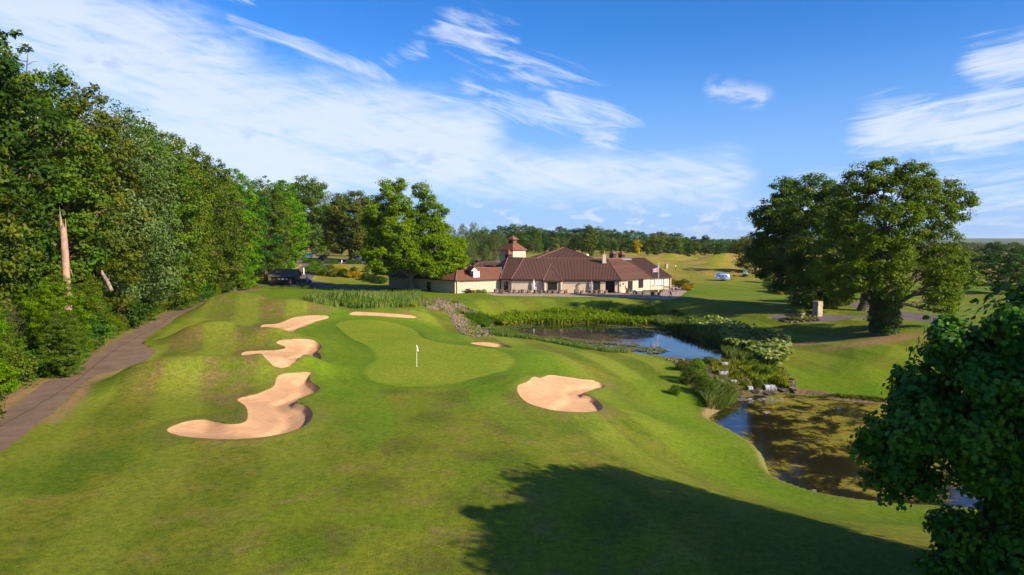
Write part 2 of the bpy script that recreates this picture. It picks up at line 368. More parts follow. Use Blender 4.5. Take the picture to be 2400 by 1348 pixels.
MOUNDS = [  # x, y, sx, sy, rot, h
 (-27.00, 57.00, 6.17, 3.04, 0.35, 2.15), (-19.50, 60.50, 4.27, 2.40, 0.20, 1.4), (-32.00, 56.50, 2.85, 2.40, 0.30, 0.46),
 (-35.00, 80.00, 5.70, 3.60, 0.15, 2.3), (-27.50, 77.50, 4.75, 2.88, 0.10, 1.55),
 (-46.00, 113.00, 7.60, 5.60, 0.20, 3.27), (-35.00, 108.00, 7.60, 4.80, 0.00, 2.33), (-30.00, 122.00, 8.55, 4.00, 0.00, 1.71), (-52.00, 104.00, 3.80, 4.80, 0.20, 1.40),
 (-17, 112, 10, 2.6, 0.02, 0.94), (-3, 106, 6, 3, -0.3, 0.61),
 (0.5, 57.5, 3.0, 2.6, 0.3, 0.74), (8, 62.5, 5, 2.5, -0.3, 0.61), (14, 66, 6, 3, -0.4, 0.81), (12.5, 53, 3, 3, 0, 0.41),
 (60, 258, 8, 5, 0, 2.3), (73, 244, 7, 5, 0.2, 2.6), (92, 262, 8, 6, 0, 4.0), (80, 246, 5, 5, 0, 1.8), (68, 226, 6, 4, 0.3, 1.7), (106, 246, 9, 6, 0, 3.0), (45, 266, 8, 6, 0, 1.8), (120, 276, 10, 8, 0, 3.4), (64, 208, 8, 4, 0.2, 1.2), (88, 222, 7, 5, 0.1, 2.4), (97, 208, 7, 4, 0, 1.6), (78, 212, 5, 3.5, 0, 1.2),
 (-5, 128, 14, 5, 0, 0.5), (25, 128, 18, 5, 0.05, 0.5),
]
def sstep(t): t = np.clip(t, 0, 1); return t * t * (3 - 2 * t)
def vnoise(x, y, s, seed=0):
    a = seed * 1.7
    return (np.sin(x / s + 1.3 * np.sin(y / (s * 0.8) + a) + a) * np.cos(y / (s * 1.1) + 1.1 * np.sin(x / (s * 1.3) + 2 * a)) + 0.5 * np.sin(x / (s * .43) + y / (s * .37) + a)) / 1.5
def height(x, y, D=None):
    if D is None: D = fields(x, y)
    rx = x / np.maximum(y, 1.0)
    rise = sstep((y - 172) / 73.0) * 5.4 * (1 - 0.25 * sstep((rx - 0.17) / 0.08)) * (1 - sstep((rx - 0.36) / 0.2)) * (1 - 0.0 * rx)
    far = 5.0 * sstep((y - 330) / 400.0) * np.exp(-((rx - 0.0) / 0.35) ** 2)
    h = rise + far - 5 * sstep((y - 900) / 1500)
    h = h + vnoise(x, y, 23, 1) * 0.22 * sstep((y - 20) / 20) + vnoise(x, y, 9, 2) * 0.05
    h = h + 0.35 * sstep((x - 22) / 10) * sstep((y - 70) / 10) * vnoise(x, y, 11, 3)
    for (mx_, my_, sx, sy, ro, hh) in MOUNDS:
        ca, sa = math.cos(ro), math.sin(ro); u = (x - mx_) * ca + (y - my_) * sa; w = -(x - mx_) * sa + (y - my_) * ca
        h = h + hh * np.exp(-(u / sx) ** 2 - (w / sy) ** 2)
    gs = sstep(D['green'] / 5.0); h = h * (0.25 + 0.75 * gs) + vnoise(x, y, 12, 5) * 0.10 * (1 - gs)
    ps = sstep(D['path'] / 4.5); h = h * (0.15 + 0.85 * ps)
    ts = sstep(D['terr'] / 3.0); h = h * ts
    cs = sstep((D['house']) / 4.0); h = h * (0.1 + 0.9 * cs)
    fu = D['pond_u']; W = 26.0 - 11.0 * sstep((y - 100) / 18.0)
    s = sstep((fu - 0.1) / W); h = np.where(fu < 0, WU - 0.5 * np.clip(-fu, 0, 1), (WU + 0.06) * (1 - s) + h * s)
    fl = D['pond_l']; rim = 0.55 * sstep(fl / 0.5)
    s2 = sstep((fl - 0.3) / np.maximum(np.minimum(20.0, (fl + fu) * 0.98), 1.0));  h = np.where(fl < 0, WL - 0.4 * np.clip(-fl / 1.5, 0, 1), (WL + rim) * (1 - s2) + h * s2)
    # stepped rockery where the water falls from one pond to the other
    ff = D['falls']; st = sstep(-ff / 1.5)
    hs = np.round(h / 0.55) * 0.55; h = h * (1 - 0.5 * st) + hs * 0.5 * st
    b = D['bunk']; h = h - ((0.07 + 0.27 * D.get('bgx', 0.3)) * sstep(-b / 0.26) + 0.24 * sstep(-b / 2.4)) + 0.10 * np.exp(-((b - 0.3) / 0.7) ** 2)
    return h
HOUSE = np.array([(-34, 168), (-14, 154), (-3, 159), (0, 157.5), (24.5, 154), (34, 164), (42, 166), (40, 195), (-10, 200), (-34, 180)], float)
def fields(x, y):
    D = {}
    x = np.asarray(x, float); y = np.asarray(y, float)
    D['bs'] = [sdf(p, x, y) for p, _ in BUNK]
    D['bunk'] = np.minimum.reduce(D['bs']) if BUNK else np.full(x.shape, 99.0)
    for k, p, pad in (('green', GREEN, 20), ('path', PATH, 8), ('verge', VERGE, 8), ('fair', FAIR, 20), ('fair_r', FAIR_R, 8), ('terr', TERR, 5), ('circ', CIRC, 5),
                 ('scree', SCREE, 6), ('falls', FALLS, 6), ('road', ROAD, 6), ('pond_u', POND_U, 32), ('pond_l', POND_L, 24), ('house', HOUSE, 6), ('fair2', FAIR2, 6)):
        D[k] = sdf(p, x, y, pad)
    return D
def Hh(x, y): return float(height(np.array([float(x)]), np.array([float(y)]))[0])
_ts = np.concatenate([np.arange(16, 130, 0.3), np.geomspace(130, 900, 420)])
def G(px, py):                            # pixel -> point on the terrain
    d = ray(px, py); t = _ts / d[1]; x = d[0] * t; y = _ts; z = CAMZ + d[2] * t
    h = height(x, y); k = np.argmax(z < h)
    if k == 0: k = len(t) - 1
    a = (z[k - 1] - h[k - 1]) / max((z[k - 1] - h[k - 1]) - (z[k] - h[k]), 1e-9)
    X = x[k - 1] + a * (x[k] - x[k - 1]); Y = y[k - 1] + a * (y[k] - y[k - 1])
    return Vector((X, Y, Hh(X, Y)))

BUNK_PIX = [
 ([(390, 1010), (430, 992), (480, 986), (530, 996), (568, 994), (580, 980), (575, 955), (556, 938), (600, 926), (640, 908), (652, 882), (700, 875), (728, 874), (726, 893), (750, 913), (722, 928), (693, 943), (720, 955), (733, 975), (715, 1000), (660, 1020), (580, 1031), (490, 1031), (420, 1024)], 'curling pinkish sand bunker nearest the camera, left of the green'),
 ([(565, 832), (600, 824), (650, 822), (669, 815), (645, 803), (680, 797), (735, 799), (754, 814), (744, 826), (752, 843), (700, 845), (620, 840)], 'hooked sand bunker with dark right lip, middle of the three left of the green'),
 ([(610, 766), (650, 760), (680, 748), (720, 741), (765, 741), (772, 746), (740, 755), (715, 767), (695, 773), (640, 770)], 'long pale sand bunker farthest of the three on the left mounds'),
 ([(820, 739), (835, 732), (880, 734), (930, 737), (972, 742), (975, 747), (930, 745), (870, 741)], 'thin sand strip bunker at the back edge of the green'),
 ([(1103, 805), (1140, 804), (1175, 808), (1200, 816), (1160, 815), (1120, 810)], 'smallest sliver of sand between the green and the lily pond'),
 ([(1214, 905), (1240, 893), (1280, 882), (1330, 886), (1390, 893), (1417, 908), (1390, 915), (1366, 924), (1395, 938), (1413, 958), (1390, 967), (1340, 968), (1290, 963), (1240, 948), (1215, 926)], 'rounded raked sand bunker right of the green above the shadow'),
]
CIRC_PIX = [(1800, 741), (1830, 737), (1900, 737), (2000, 739), (2090, 735), (2060, 722), (1990, 706), (1960, 704), (1975, 712), (2020, 722), (2080, 728), (2180, 738), (2225, 752), (2210, 757), (2110, 748), (2010, 746), (1960, 752), (1900, 756), (1840, 752)]
SCREE_PIX = [(965, 712), (1000, 702), (1050, 700), (1090, 718), (1130, 735), (1165, 748), (1175, 765), (1150, 785), (1110, 790), (1075, 775), (1060, 755), (1050, 735), (1000, 722)]
FALLS_PIX = [(1590, 842), (1700, 840), (1780, 845), (1830, 870), (1860, 920), (1800, 930), (1700, 932), (1640, 925), (1600, 880)]
FAIR_R_PIX = [(1850, 770), (2100, 790), (2500, 800), (2700, 700), (2400, 690), (2200, 690), (2150, 720), (2000, 760)]
FAIR2_PIX = [(1600, 700), (1700, 690), (1760, 668), (1700, 655), (1640, 650), (1600, 640), (1560, 625), (1700, 640), (1900, 700), (1900, 730), (1700, 730)]
def plan_g(pix, sm=0):
    P = np.array([G(a, b)[:2] for a, b in pix]); return smooth_poly(P, sm) if sm else P
_b = [(plan_g(p, 4), l) for p, l in BUNK_PIX]; CIRC = plan_g(CIRC_PIX, 3); SCREE = plan_g(SCREE_PIX, 4); FAIR_R = plan_g([q for q in FAIR_R_PIX], 4); FAIR2 = plan_g(FAIR2_PIX, 4); FALLS = plan_g(FALLS_PIX, 4)
BUNK = _b

# ------------------------------------------------------------------ terrain material
def terrain_material():
    m = bpy.data.materials.new('terrain'); m.use_nodes = True; N = NT(m.node_tree); N.n.clear()
    g = N.node('ShaderNodeNewGeometry'); P = g.outputs['Position']
    s = N.node('ShaderNodeSeparateXYZ'); N.l.new(P, s.inputs[0]); X, Y, Z = s.outputs
    nf = N.noise(P, 14.0, 5, 0.8); nm = N.noise(P, 1.6, 4, 0.6); nl = N.noise(P, 0.16, 4, 0.6, 0.4); nx = N.noise(P, 0.5, 5, 0.65, 0.3)
    bl = N.noise(P, 2.6, 9, 0.86)
    wob = N.m('MULTIPLY', N.m('SUBTRACT', N.noise(P, 3.0, 3), 0.5), 0.35)
    def sd_(name, edge=0.08, w=1.0):     # 1 inside
        return N.mapr(N.m('ADD', N.attr(name), N.m('MULTIPLY', wob, w)), edge, -edge)
    # rough
    rough = N.mix(N.mapr(nl, 0.38, 0.64), (0.078, 0.123, 0.0055), (0.136, 0.154, 0.0121))
    rough = N.mix(N.mapr(nx, 0.50, 0.68, 0, 0.45), rough, (0.155, 0.132, 0.032))
    rough = N.mix(N.mapr(N.noise(P, 0.9, 6, 0.7), 0.50, 0.66, 0, 0.65), rough, (0.050, 0.109, 0.0066))
    rough = N.mix(N.m('MULTIPLY', N.mapr(N.attr('brown'), 0.0, 1.0), N.mapr(nx, 0.30, 0.78)), rough, (0.155, 0.108, 0.040))
    # pale and dark mowing bands swung over the mounds
    b1 = N.m('SINE', N.m('ADD', N.m('ADD', N.m('MULTIPLY', X, 0.86), N.m('MULTIPLY', Y, 0.27)), N.m('MULTIPLY', N.noise(P, 0.045, 1), 5.0)))
    rough = N.mix(N.m('MULTIPLY', N.m('MULTIPLY', N.mapr(b1, -0.45, 0.55), N.mapr(N.attr('brown'), 0.0, 1.0, 0.95, 0.75)), N.mapr(Y, 40, 56, 0.45, 0.92)), rough, (0.145, 0.205, 0.014))
    b1b = N.m('SINE', N.m('ADD', N.m('MULTIPLY', X, 0.31), N.m('ADD', N.m('MULTIPLY', Y, -0.17), N.m('MULTIPLY', nl, 5.0))))
    rough = N.mix(N.m('MULTIPLY', N.mapr(b1b, 0.3, 0.95), 0.45), rough, (0.049, 0.104, 0.0044))
    lush = N.mix(N.mapr(nl, 0.35, 0.6), (0.070, 0.156, 0.0033), (0.095, 0.161, 0.0055))
    rough = N.mix(N.m('MULTIPLY', N.attr('lush'), 0.85), rough, lush)
    # dark mowing rings outside the green
    dg = N.attr('green')
    ring = N.m('MULTIPLY', N.mapr(N.m('SINE', N.m('MULTIPLY', N.m('ADD', dg, N.m('MULTIPLY', nm, 0.5)), 3.1)), 0.1, 0.9), N.mapr(dg, 8.5, 4.5))
    fringe = N.mix(N.mapr(nl, 0.35, 0.65), (0.084, 0.168, 0.005), (0.108, 0.180, 0.007))
    fringe = N.mix(N.m('MULTIPLY', ring, 0.30), fringe, (0.055, 0.125, 0.005))
    c = N.mix(N.mapr(N.m('ADD', dg, N.m('MULTIPLY', wob, 3.0)), 7.5, 4.8), rough, fringe)
    c = N.mix(N.m('MULTIPLY', N.m('MULTIPLY', N.mapr(dg, 1.9, 1.1), N.mapr(dg, -0.1, 0.5)), 0.42), c, (0.060, 0.135, 0.005))
    c = N.mix(N.m('MULTIPLY', N.attr('apron'), 0.8), c, fringe)
    # fairway with a checker of mown diamonds
    fd = N.attr('fair')
    ck = N.m('MULTIPLY', N.m('SINE', N.m('MULTIPLY', N.m('ADD', X, N.m('MULTIPLY', Y, 0.55)), 0.72)), N.m('SINE', N.m('MULTIPLY', N.m('SUBTRACT', Y, N.m('MULTIPLY', X, 0.62)), 0.55)))
    fair = N.mix(N.mapr(nl, 0.35, 0.65), (0.099, 0.158, 0.0060), (0.134, 0.166, 0.0105))
    fair = N.mix(N.m('MULTIPLY', N.mapr(nx, 0.48, 0.66), 0.6), fair, (0.16, 0.135, 0.034))
    fair = N.mix(N.mapr(N.noise(P, 0.8, 6, 0.7), 0.52, 0.66, 0, 0.5), fair, (0.060, 0.120, 0.0066))
    fair = N.mix(N.m('MULTIPLY', N.mapr(N.m('ADD', ck, N.m('MULTIPLY', N.m('SUBTRACT', nx, 0.5), 2.6)), -0.2, 1.0), 0.55), fair, (0.047, 0.085, 0.0055))
    fm = N.mapr(N.m('ADD', fd, N.m('MULTIPLY', wob, 2.5)), 0.35, -0.35)
    c = N.mix(N.m('MULTIPLY', N.m('MULTIPLY', N.mapr(fd, 0.5, 0.0), N.mapr(fd, -0.5, 0.0)), 0.18), c, (0.039, 0.078, 0.0044))
    c = N.mix(fm, c, fair)
    s2 = N.mapr(N.m('SINE', N.m('MULTIPLY', N.m('SUBTRACT', Y, N.m('MULTIPLY', X, 0.30)), 0.55)), -0.5, 0.5)
    f2 = N.mix(s2, (0.076, 0.144, 0.0055), (0.114, 0.156, 0.0099))
    f2 = N.mix(N.m('MULTIPLY', N.mapr(nx, 0.50, 0.66), 0.5), f2, (0.16, 0.14, 0.035))
    c = N.mix(N.m('MULTIPLY', N.mapr(N.m('MINIMUM', N.attr('fair_r'), N.attr('fair2')), 2.0, -2.0), 0.75), c, f2)
    # distant fields, dry and pale
    dry = N.mix(N.mapr(nl, 0.4, 0.6), (0.215, 0.185, 0.035), (0.145, 0.172, 0.0121))
    c = N.mix(N.mapr(N.m('ADD', Y, N.m('MULTIPLY', nl, 26)), 180, 222), c, dry)
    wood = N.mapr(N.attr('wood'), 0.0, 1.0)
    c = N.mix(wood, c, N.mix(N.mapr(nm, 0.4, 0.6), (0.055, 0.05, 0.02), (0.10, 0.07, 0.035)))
    # putting green
    gr = N.mix(N.mapr(nl, 0.38, 0.62), (0.128, 0.205, 0.008), (0.158, 0.218, 0.012))
    gw = N.mapr(N.m('SINE', N.m('ADD', N.m('MULTIPLY', X, 1.5), N.m('MULTIPLY', Y, 1.1))), -0.6, 0.6)
    gr = N.mix(N.m('MULTIPLY', gw, 0.16), gr, (0.112, 0.192, 0.0066))
    c = N.mix(N.mapr(N.m('ADD', dg, N.m('MULTIPLY', wob, 0.6)), 0.35, -0.35), c, gr)
    # fine grass contrast
    fine = N.m('ADD', N.m('MULTIPLY', N.mapr(nf, 0.36, 0.64), 0.45), N.m('ADD', N.m('MULTIPLY', N.mapr(bl, 0.38, 0.62), 0.45), N.m('MULTIPLY', nm, 0.2)))
    c = N.mix(1.0, c, N.mix(N.mapr(fine, 0.15, 0.95, smooth=False), (0.50, 0.54, 0.44), (1.52, 1.46, 1.5)), 'MULTIPLY')
    c = N.mix(1.0, c, (1.06, 0.915, 1.25), 'MULTIPLY')
    # daisies / clover flecks on the pond bank
    vor = N.node('ShaderNodeTexVoronoi'); vor.inputs['Scale'].default_value = 3.2; N.l.new(P, vor.inputs['Vector'])
    fl = N.m('MULTIPLY', N.m('MULTIPLY', N.mapr(vor.outputs[0], 0.17, 0.10), N.attr('clover')), N.mapr(nm, 0.45, 0.6))
    c = N.mix(N.m('MULTIPLY', fl, 0.85), c, (0.42, 0.42, 0.28))
    # verge leaf litter, dirt
    lit = N.mix(N.mapr(bl, 0.4, 0.6), (0.24, 0.15, 0.075), (0.12, 0.11, 0.035))
    c = N.mix(N.m('MULTIPLY', N.mapr(N.attr('verge'), 0.5, -0.5), N.mapr(N.m('ADD', nx, N.m('MULTIPLY', bl, 0.5)), 0.55, 0.82)), c, lit)
    c = N.mix(N.m('MULTIPLY', N.attr('dirt'), N.mapr(N.m('ADD', nm, bl), 0.75, 1.1)), c, (0.26, 0.15, 0.085))
    c = N.mix(sd_('scree', 0.3, 3.0), c, N.mix(N.mapr(bl, 0.42, 0.6), (0.25, 0.185, 0.125), (0.11, 0.085, 0.055)))
    FALLSMIX = lambda c: N.mix(N.m('MULTIPLY', sd_('falls', 0.4, 3.0), 0.9), c, N.mix(N.mapr(bl, 0.42, 0.6), (0.06, 0.07, 0.02), (0.07, 0.045, 0.028)))
    # shores
    c = N.mix(N.m('MULTIPLY', N.mapr(N.m('ADD', N.attr('pond_l'), wob), 1.0, 0.5), N.mapr(Y, 55, 68, 0.35, 1.0)), c, N.mix(N.mapr(bl, 0.4, 0.6), (0.24, 0.155, 0.085), (0.12, 0.09, 0.04)))
    c = N.mix(N.mapr(N.m('ADD', N.attr('pond_u'), wob), 0.5, 0.2), c, (0.12, 0.09, 0.05))
    c = FALLSMIX(c)
    # hard surfaces
    asp = N.mix(N.mapr(nx, 0.35, 0.65), (0.190, 0.128, 0.090), (0.145, 0.098, 0.071))
    asp = N.mix(N.mapr(bl, 0.5, 0.75, 0, 0.4), asp, (0.17, 0.125, 0.10))
    dP = N.attr('path'); seam = N.m('ABSOLUTE', N.m('ADD', N.attr('crack'), N.m('MULTIPLY', N.m('SUBTRACT', N.noise(P, 0.9, 4), 0.5), 0.5)))
    asp = N.mix(N.mapr(seam, 0.07, 0.02, 0, 0.8), asp, (0.045, 0.032, 0.026))
    c = N.mix(sd_('path', 0.05, 0.5), c, asp)
    gray = N.mix(N.mapr(nx, 0.35, 0.65), (0.145, 0.115, 0.115), (0.115, 0.092, 0.092))
    c = N.mix(N.m('MAXIMUM', sd_('circ', 0.1, 0.6), sd_('road', 0.15, 0.6)), c, gray)
    br = N.node('ShaderNodeTexBrick'); N.l.new(P, br.inputs[0]); br.inputs['Scale'].default_value = 1.0; br.inputs['Brick Width'].default_value = 0.6; br.inputs['Row Height'].default_value = 0.6
    br.inputs['Mortar Size'].default_value = 0.015; N.put(br.inputs['Color1'], (0.36, 0.26, 0.20)); N.put(br.inputs['Color2'], (0.29, 0.21, 0.165)); N.put(br.inputs['Mortar'], (0.09, 0.07, 0.06))
    c = N.mix(sd_('terr', 0.08, 0.2), c, br.outputs[0])
    # sand
    dB = N.attr('bunk')
    rake = N.noise(N.mapping(P, (1.2, 5.0, 1), (0, 0, 0.5)), 1.0, 3, 0.6, 1.5)
    sand = N.mix(N.mapr(rake, 0.42, 0.60), (0.50, 0.285, 0.160), (0.43, 0.235, 0.120))
    sand = N.mix(N.mapr(N.noise(P, 0.42, 5, 0.6, 1.8), 0.48, 0.60, 0, 0.6), sand, (0.37, 0.200, 0.095))
    sand = N.mix(N.mapr(nf, 0.35, 0.65, 0.0, 0.30), sand, (0.58, 0.36, 0.21))
    sand = N.mix(N.mapr(bl, 0.45, 0.7, 0, 0.45), sand, (0.36, 0.20, 0.10))
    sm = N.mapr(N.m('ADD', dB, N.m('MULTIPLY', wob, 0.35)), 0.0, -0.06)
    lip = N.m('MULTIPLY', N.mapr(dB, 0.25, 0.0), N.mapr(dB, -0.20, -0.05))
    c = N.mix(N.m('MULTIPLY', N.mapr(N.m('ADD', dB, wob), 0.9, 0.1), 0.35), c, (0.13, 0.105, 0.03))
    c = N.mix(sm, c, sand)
    p = N.node('ShaderNodeBsdfPrincipled'); N.l.new(c, p.inputs['Base Color']); p.inputs['Roughness'].default_value = 0.85
    p.inputs['Specular IOR Level'].default_value = 0.06
    N.put(p.inputs['Sheen Weight'], 0.0)
    bp = N.node('ShaderNodeBump'); bp.inputs['Distance'].default_value = 0.05
    N.put(bp.inputs['Strength'], N.mix(sm, (0.75,) * 3, (0.30,) * 3)) if False else N.l.new(N.m('MULTIPLY', N.mapr(sm, 0, 1, 0.8, 0.35, False), N.mapr(dg, -0.2, 0.2, 0.25, 1.0, False)), bp.inputs['Strength'])
    N.l.new(N.m('ADD', nf, N.m('ADD', N.m('MULTIPLY', bl, 1.0), N.m('MULTIPLY', rake, 0.3))), bp.inputs['Height']); N.l.new(bp.outputs[0], p.inputs['Normal'])
    o = N.node('ShaderNodeOutputMaterial'); N.l.new(p.outputs[0], o.inputs[0]); return m
TM = terrain_material()

# ------------------------------------------------------------------ terrain mesh, split into its regions
def axis(segs):
    out = [segs[0][0]]
    for a, b, s in segs:
        n = max(1, int(round((b - a) / s))); out += list(np.linspace(a, b, n + 1)[1:])
    return np.array(out)
xs = axis([(-90, -46, 0.6), (-46, 48, 0.26), (48, 110, 0.6), (110, 200, 3)])
gx = np.geomspace(1, 40, 22)[1:]
xs = np.concatenate([-(90 + 130 * (gx - 1))[::-1], xs, 200 + 130 * (gx - 1)])
ys = axis([(-80, 20, 5), (20, 24, 1), (24, 70, 0.22), (70, 130, 0.36), (130, 180, 0.6), (180, 300, 1.6), (300, 500, 8)])
ys = np.concatenate([ys, 500 + 170 * (np.geomspace(1, 50, 26)[1:] - 1)])
XX, YY = np.meshgrid(xs, ys); nx_, ny_ = len(xs), len(ys)
X = XX.ravel().copy(); Y = YY.ravel().copy()
cell = np.maximum(np.gradient(xs)[None, :] * np.ones((ny_, 1)), np.gradient(ys)[:, None] * np.ones((1, nx_))).ravel()
REG = [('sand_bunker', p) for p, _ in BUNK] + [('putting_green', GREEN), ('path', PATH), ('terrace', TERR), ('round_path', CIRC), ('road', ROAD)]
def reg_sdf(D): return np.stack(D['bs'] + [D['green'], D['path'], D['terr'], D['circ'], D['road']])
D = fields(X, Y); S = reg_sdf(D)
snapped = np.zeros(len(X), bool)
for ri, (nm_, poly) in enumerate(REG):
    k = np.where((np.abs(S[ri]) < 0.5 * cell) & (~snapped))[0]
    e = 0.02
    if len(k) == 0: continue
    gxv = (sdf(poly, X[k] + e, Y[k]) - sdf(poly, X[k] - e, Y[k])) / (2 * e); gyv = (sdf(poly, X[k], Y[k] + e) - sdf(poly, X[k], Y[k] - e)) / (2 * e)
    d0 = sdf(poly, X[k], Y[k]); X[k] -= d0 * gxv; Y[k] -= d0 * gyv; snapped[k] = True
D = fields(X, Y); S = reg_sdf(D)
bm_ = np.where(np.abs(D['bunk']) < 6)[0]
bg = lambda dx_: np.minimum.reduce([sdf(p, X[bm_] + dx_, Y[bm_], 8) for p, _ in BUNK])
D['bgx'] = np.zeros(len(X)); D['bgx'][bm_] = np.clip((bg(.5) - bg(-.5)) * 1.2, 0, 1)
Z = height(X, Y, D)
ii = (np.arange(ny_ - 1)[:, None] * nx_ + np.arange(nx_ - 1)[None, :]).ravel()
a_, b_, c_, d_ = ii, ii + 1, ii + nx_ + 1, ii + nx_
use_bd = snapped[b_] & snapped[d_] & ~(snapped[a_] & snapped[c_])
T1 = np.where(use_bd[:, None], np.stack([a_, b_, d_], 1), np.stack([a_, b_, c_], 1))
T2 = np.where(use_bd[:, None], np.stack([b_, c_, d_], 1), np.stack([a_, c_, d_], 1))
TR = np.concatenate([T1, T2])
fm_ = S[:, TR].mean(2)
own = np.full(len(TR), -1); best = np.full(len(TR), 0.0)
for ri in range(len(REG)):
    k = (fm_[ri] < -0.001) & (own == -1); own[k] = ri
V = np.stack([X, Y, Z], 1)
def blob(cx, cy, sx, sy=None):
    sy = sy or sx; return np.exp(-((X - cx) / sx) ** 2 - ((Y - cy) / sy) ** 2)
brown = np.clip(blob(-27, 55, 6, 3) + blob(-22, 52, 5, 3) + blob(-36, 76, 7, 4) + blob(-26, 76, 6, 3) + blob(-44, 108, 12, 7) + blob(-30, 104, 10, 6) + blob(0.6, 57.5, 2.6, 2.2) * 1.5 + blob(8, 64, 6, 3) * .9
                + blob(14, 57, 5, 5) * .5 + blob(28, 117, 18, 3.5) * 1.2 + blob(4, 120, 14, 4) * .6 + 0.9 * np.exp(-((D['bunk'] - 0.6) / 0.9) ** 2) + blob(14, 44, 9, 6) * .3, 0, 1)
lush = np.clip(np.exp(-((D['pond_l'] - 3.5) / 4.0) ** 2) + blob(4, 125, 14, 7) + blob(55, 72, 22, 9) * 1.0 + blob(40, 68, 10, 6) + sstep((Y - 130) / 20) * sstep((X + 60) / 10) * (1 - sstep((Y - 180) / 30)) * 0.9 + blob(-38, 150, 30, 20), 0, 1)
apron = np.clip(blob(-9, 52, 6, 10) + blob(-9, 70, 7, 12) + blob(-6, 44, 5, 6) * .6, 0, 1)
clover = np.clip(np.exp(-((D['pond_l'] - 1.6) / 1.3) ** 2) * 1.0 + np.exp(-((D['pond_l'] - 5.5) / 1.2) ** 2) * 0.5, 0, 1) * (X < 26) * (Y < 66)
fcx = np.interp(Y, [40, 51, 84, 134, 181, 240], [-36, -40, -52.5, -69.5, -74, -80])
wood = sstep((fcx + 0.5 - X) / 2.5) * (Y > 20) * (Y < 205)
dirt = np.clip(blob(41.5, 92.5, 6, 1.6) * 1.2 + blob(47, 87, 5.5, 1.6) * 1.5 + 1.0 * np.exp(-((D['path'] - 0.5) / 0.7) ** 2) * (X > -40) * (Y < 62) * (X < -15) * (Y > 44) + blob(-31.5, 42.5, 2, 3) * 0 + blob(-24.6, 168, 4, 3) , 0, 1)
# distance from the path's centre seam
pc = np.array([PZ(a, b, 0)[:2] for a, b in [(0, 1000), (90, 950), (170, 900), (230, 850), (270, 820), (330, 785), (370, 765), (430, 728)]])
crack = np.full(len(X), 9.0)
mk = (X > -60) & (X < -20) & (Y > 30) & (Y < 120)
for i in range(len(pc) - 1):
    e = pc[i + 1] - pc[i]; L = e @ e; t = np.clip(((X[mk] - pc[i][0]) * e[0] + (Y[mk] - pc[i][1]) * e[1]) / L, 0, 1)
    ddx = X[mk] - pc[i][0] - t * e[0]; ddy = Y[mk] - pc[i][1] - t * e[1]; sg = np.sign(e[0] * ddy - e[1] * ddx)
    dd = np.hypot(ddx, ddy) * sg; cur = crack[mk]; r = np.where(np.abs(dd) < np.abs(cur), dd, cur); crack[mk] = r
AT = {'apron': apron, 'green': D['green'], 'fair': D['fair'], 'fair_r': D['fair_r'], 'fair2': D['fair2'], 'bunk': D['bunk'], 'path': D['path'], 'verge': D['verge'], 'terr': D['terr'], 'circ': D['circ'], 'scree': D['scree'],
      'falls': D['falls'], 'road': D['road'], 'pond_l': D['pond_l'], 'pond_u': D['pond_u'], 'brown': brown, 'lush': lush, 'clover': clover, 'wood': wood, 'dirt': dirt, 'crack': crack}
def sub(name, mask):
    f = TR[mask]; u, inv = np.unique(f, return_inverse=True)
    me = mesh_np(name, V[u], inv.reshape(f.shape), TM, {k: v[u] for k, v in AT.items()}, smooth=True)
    return tag(link(name, me), kind='structure')
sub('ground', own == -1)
RL = {'putting_green': 'smooth light green putting green around the flagstick', 'path': 'brown asphalt cart path along the wood at the left', 'terrace': 'paved terrace in front of the clubhouse',
      'round_path': 'grey path widening round the stone planter', 'road': 'grey driveway and car park beyond the shed'}
for ri, (nm_, _) in enumerate(REG):
    if (own == ri).any():
        o = sub(nm_, own == ri); o['label'] = BUNK[ri][1] if ri < len(BUNK) else RL[nm_]

# distant low hills
hx = np.linspace(-6000, 6000, 160); V_ = []; F_ = []
for j, yy in enumerate(np.linspace(2600, 6500, 14)):
    for xv in hx: V_.append((xv, yy + 250 * math.sin(xv / 900), -2 + 24 * math.sin(min(j / 13, 1) * math.pi) * (0.75 + 0.25 * math.sin(xv / 700.0) * math.cos(xv / 310.0))))
for j in range(13):
    for i in range(159): k = j * 160 + i; F_.append((k, k + 1, k + 161, k + 160))
mat('far_wood', (0.035, 0.06, 0.02), 0.9, col2=(0.08, 0.10, 0.03), vscale=0.004)
tag(link('hills', mesh_np('hills', V_, F_, 'far_wood', smooth=True)), kind='structure')

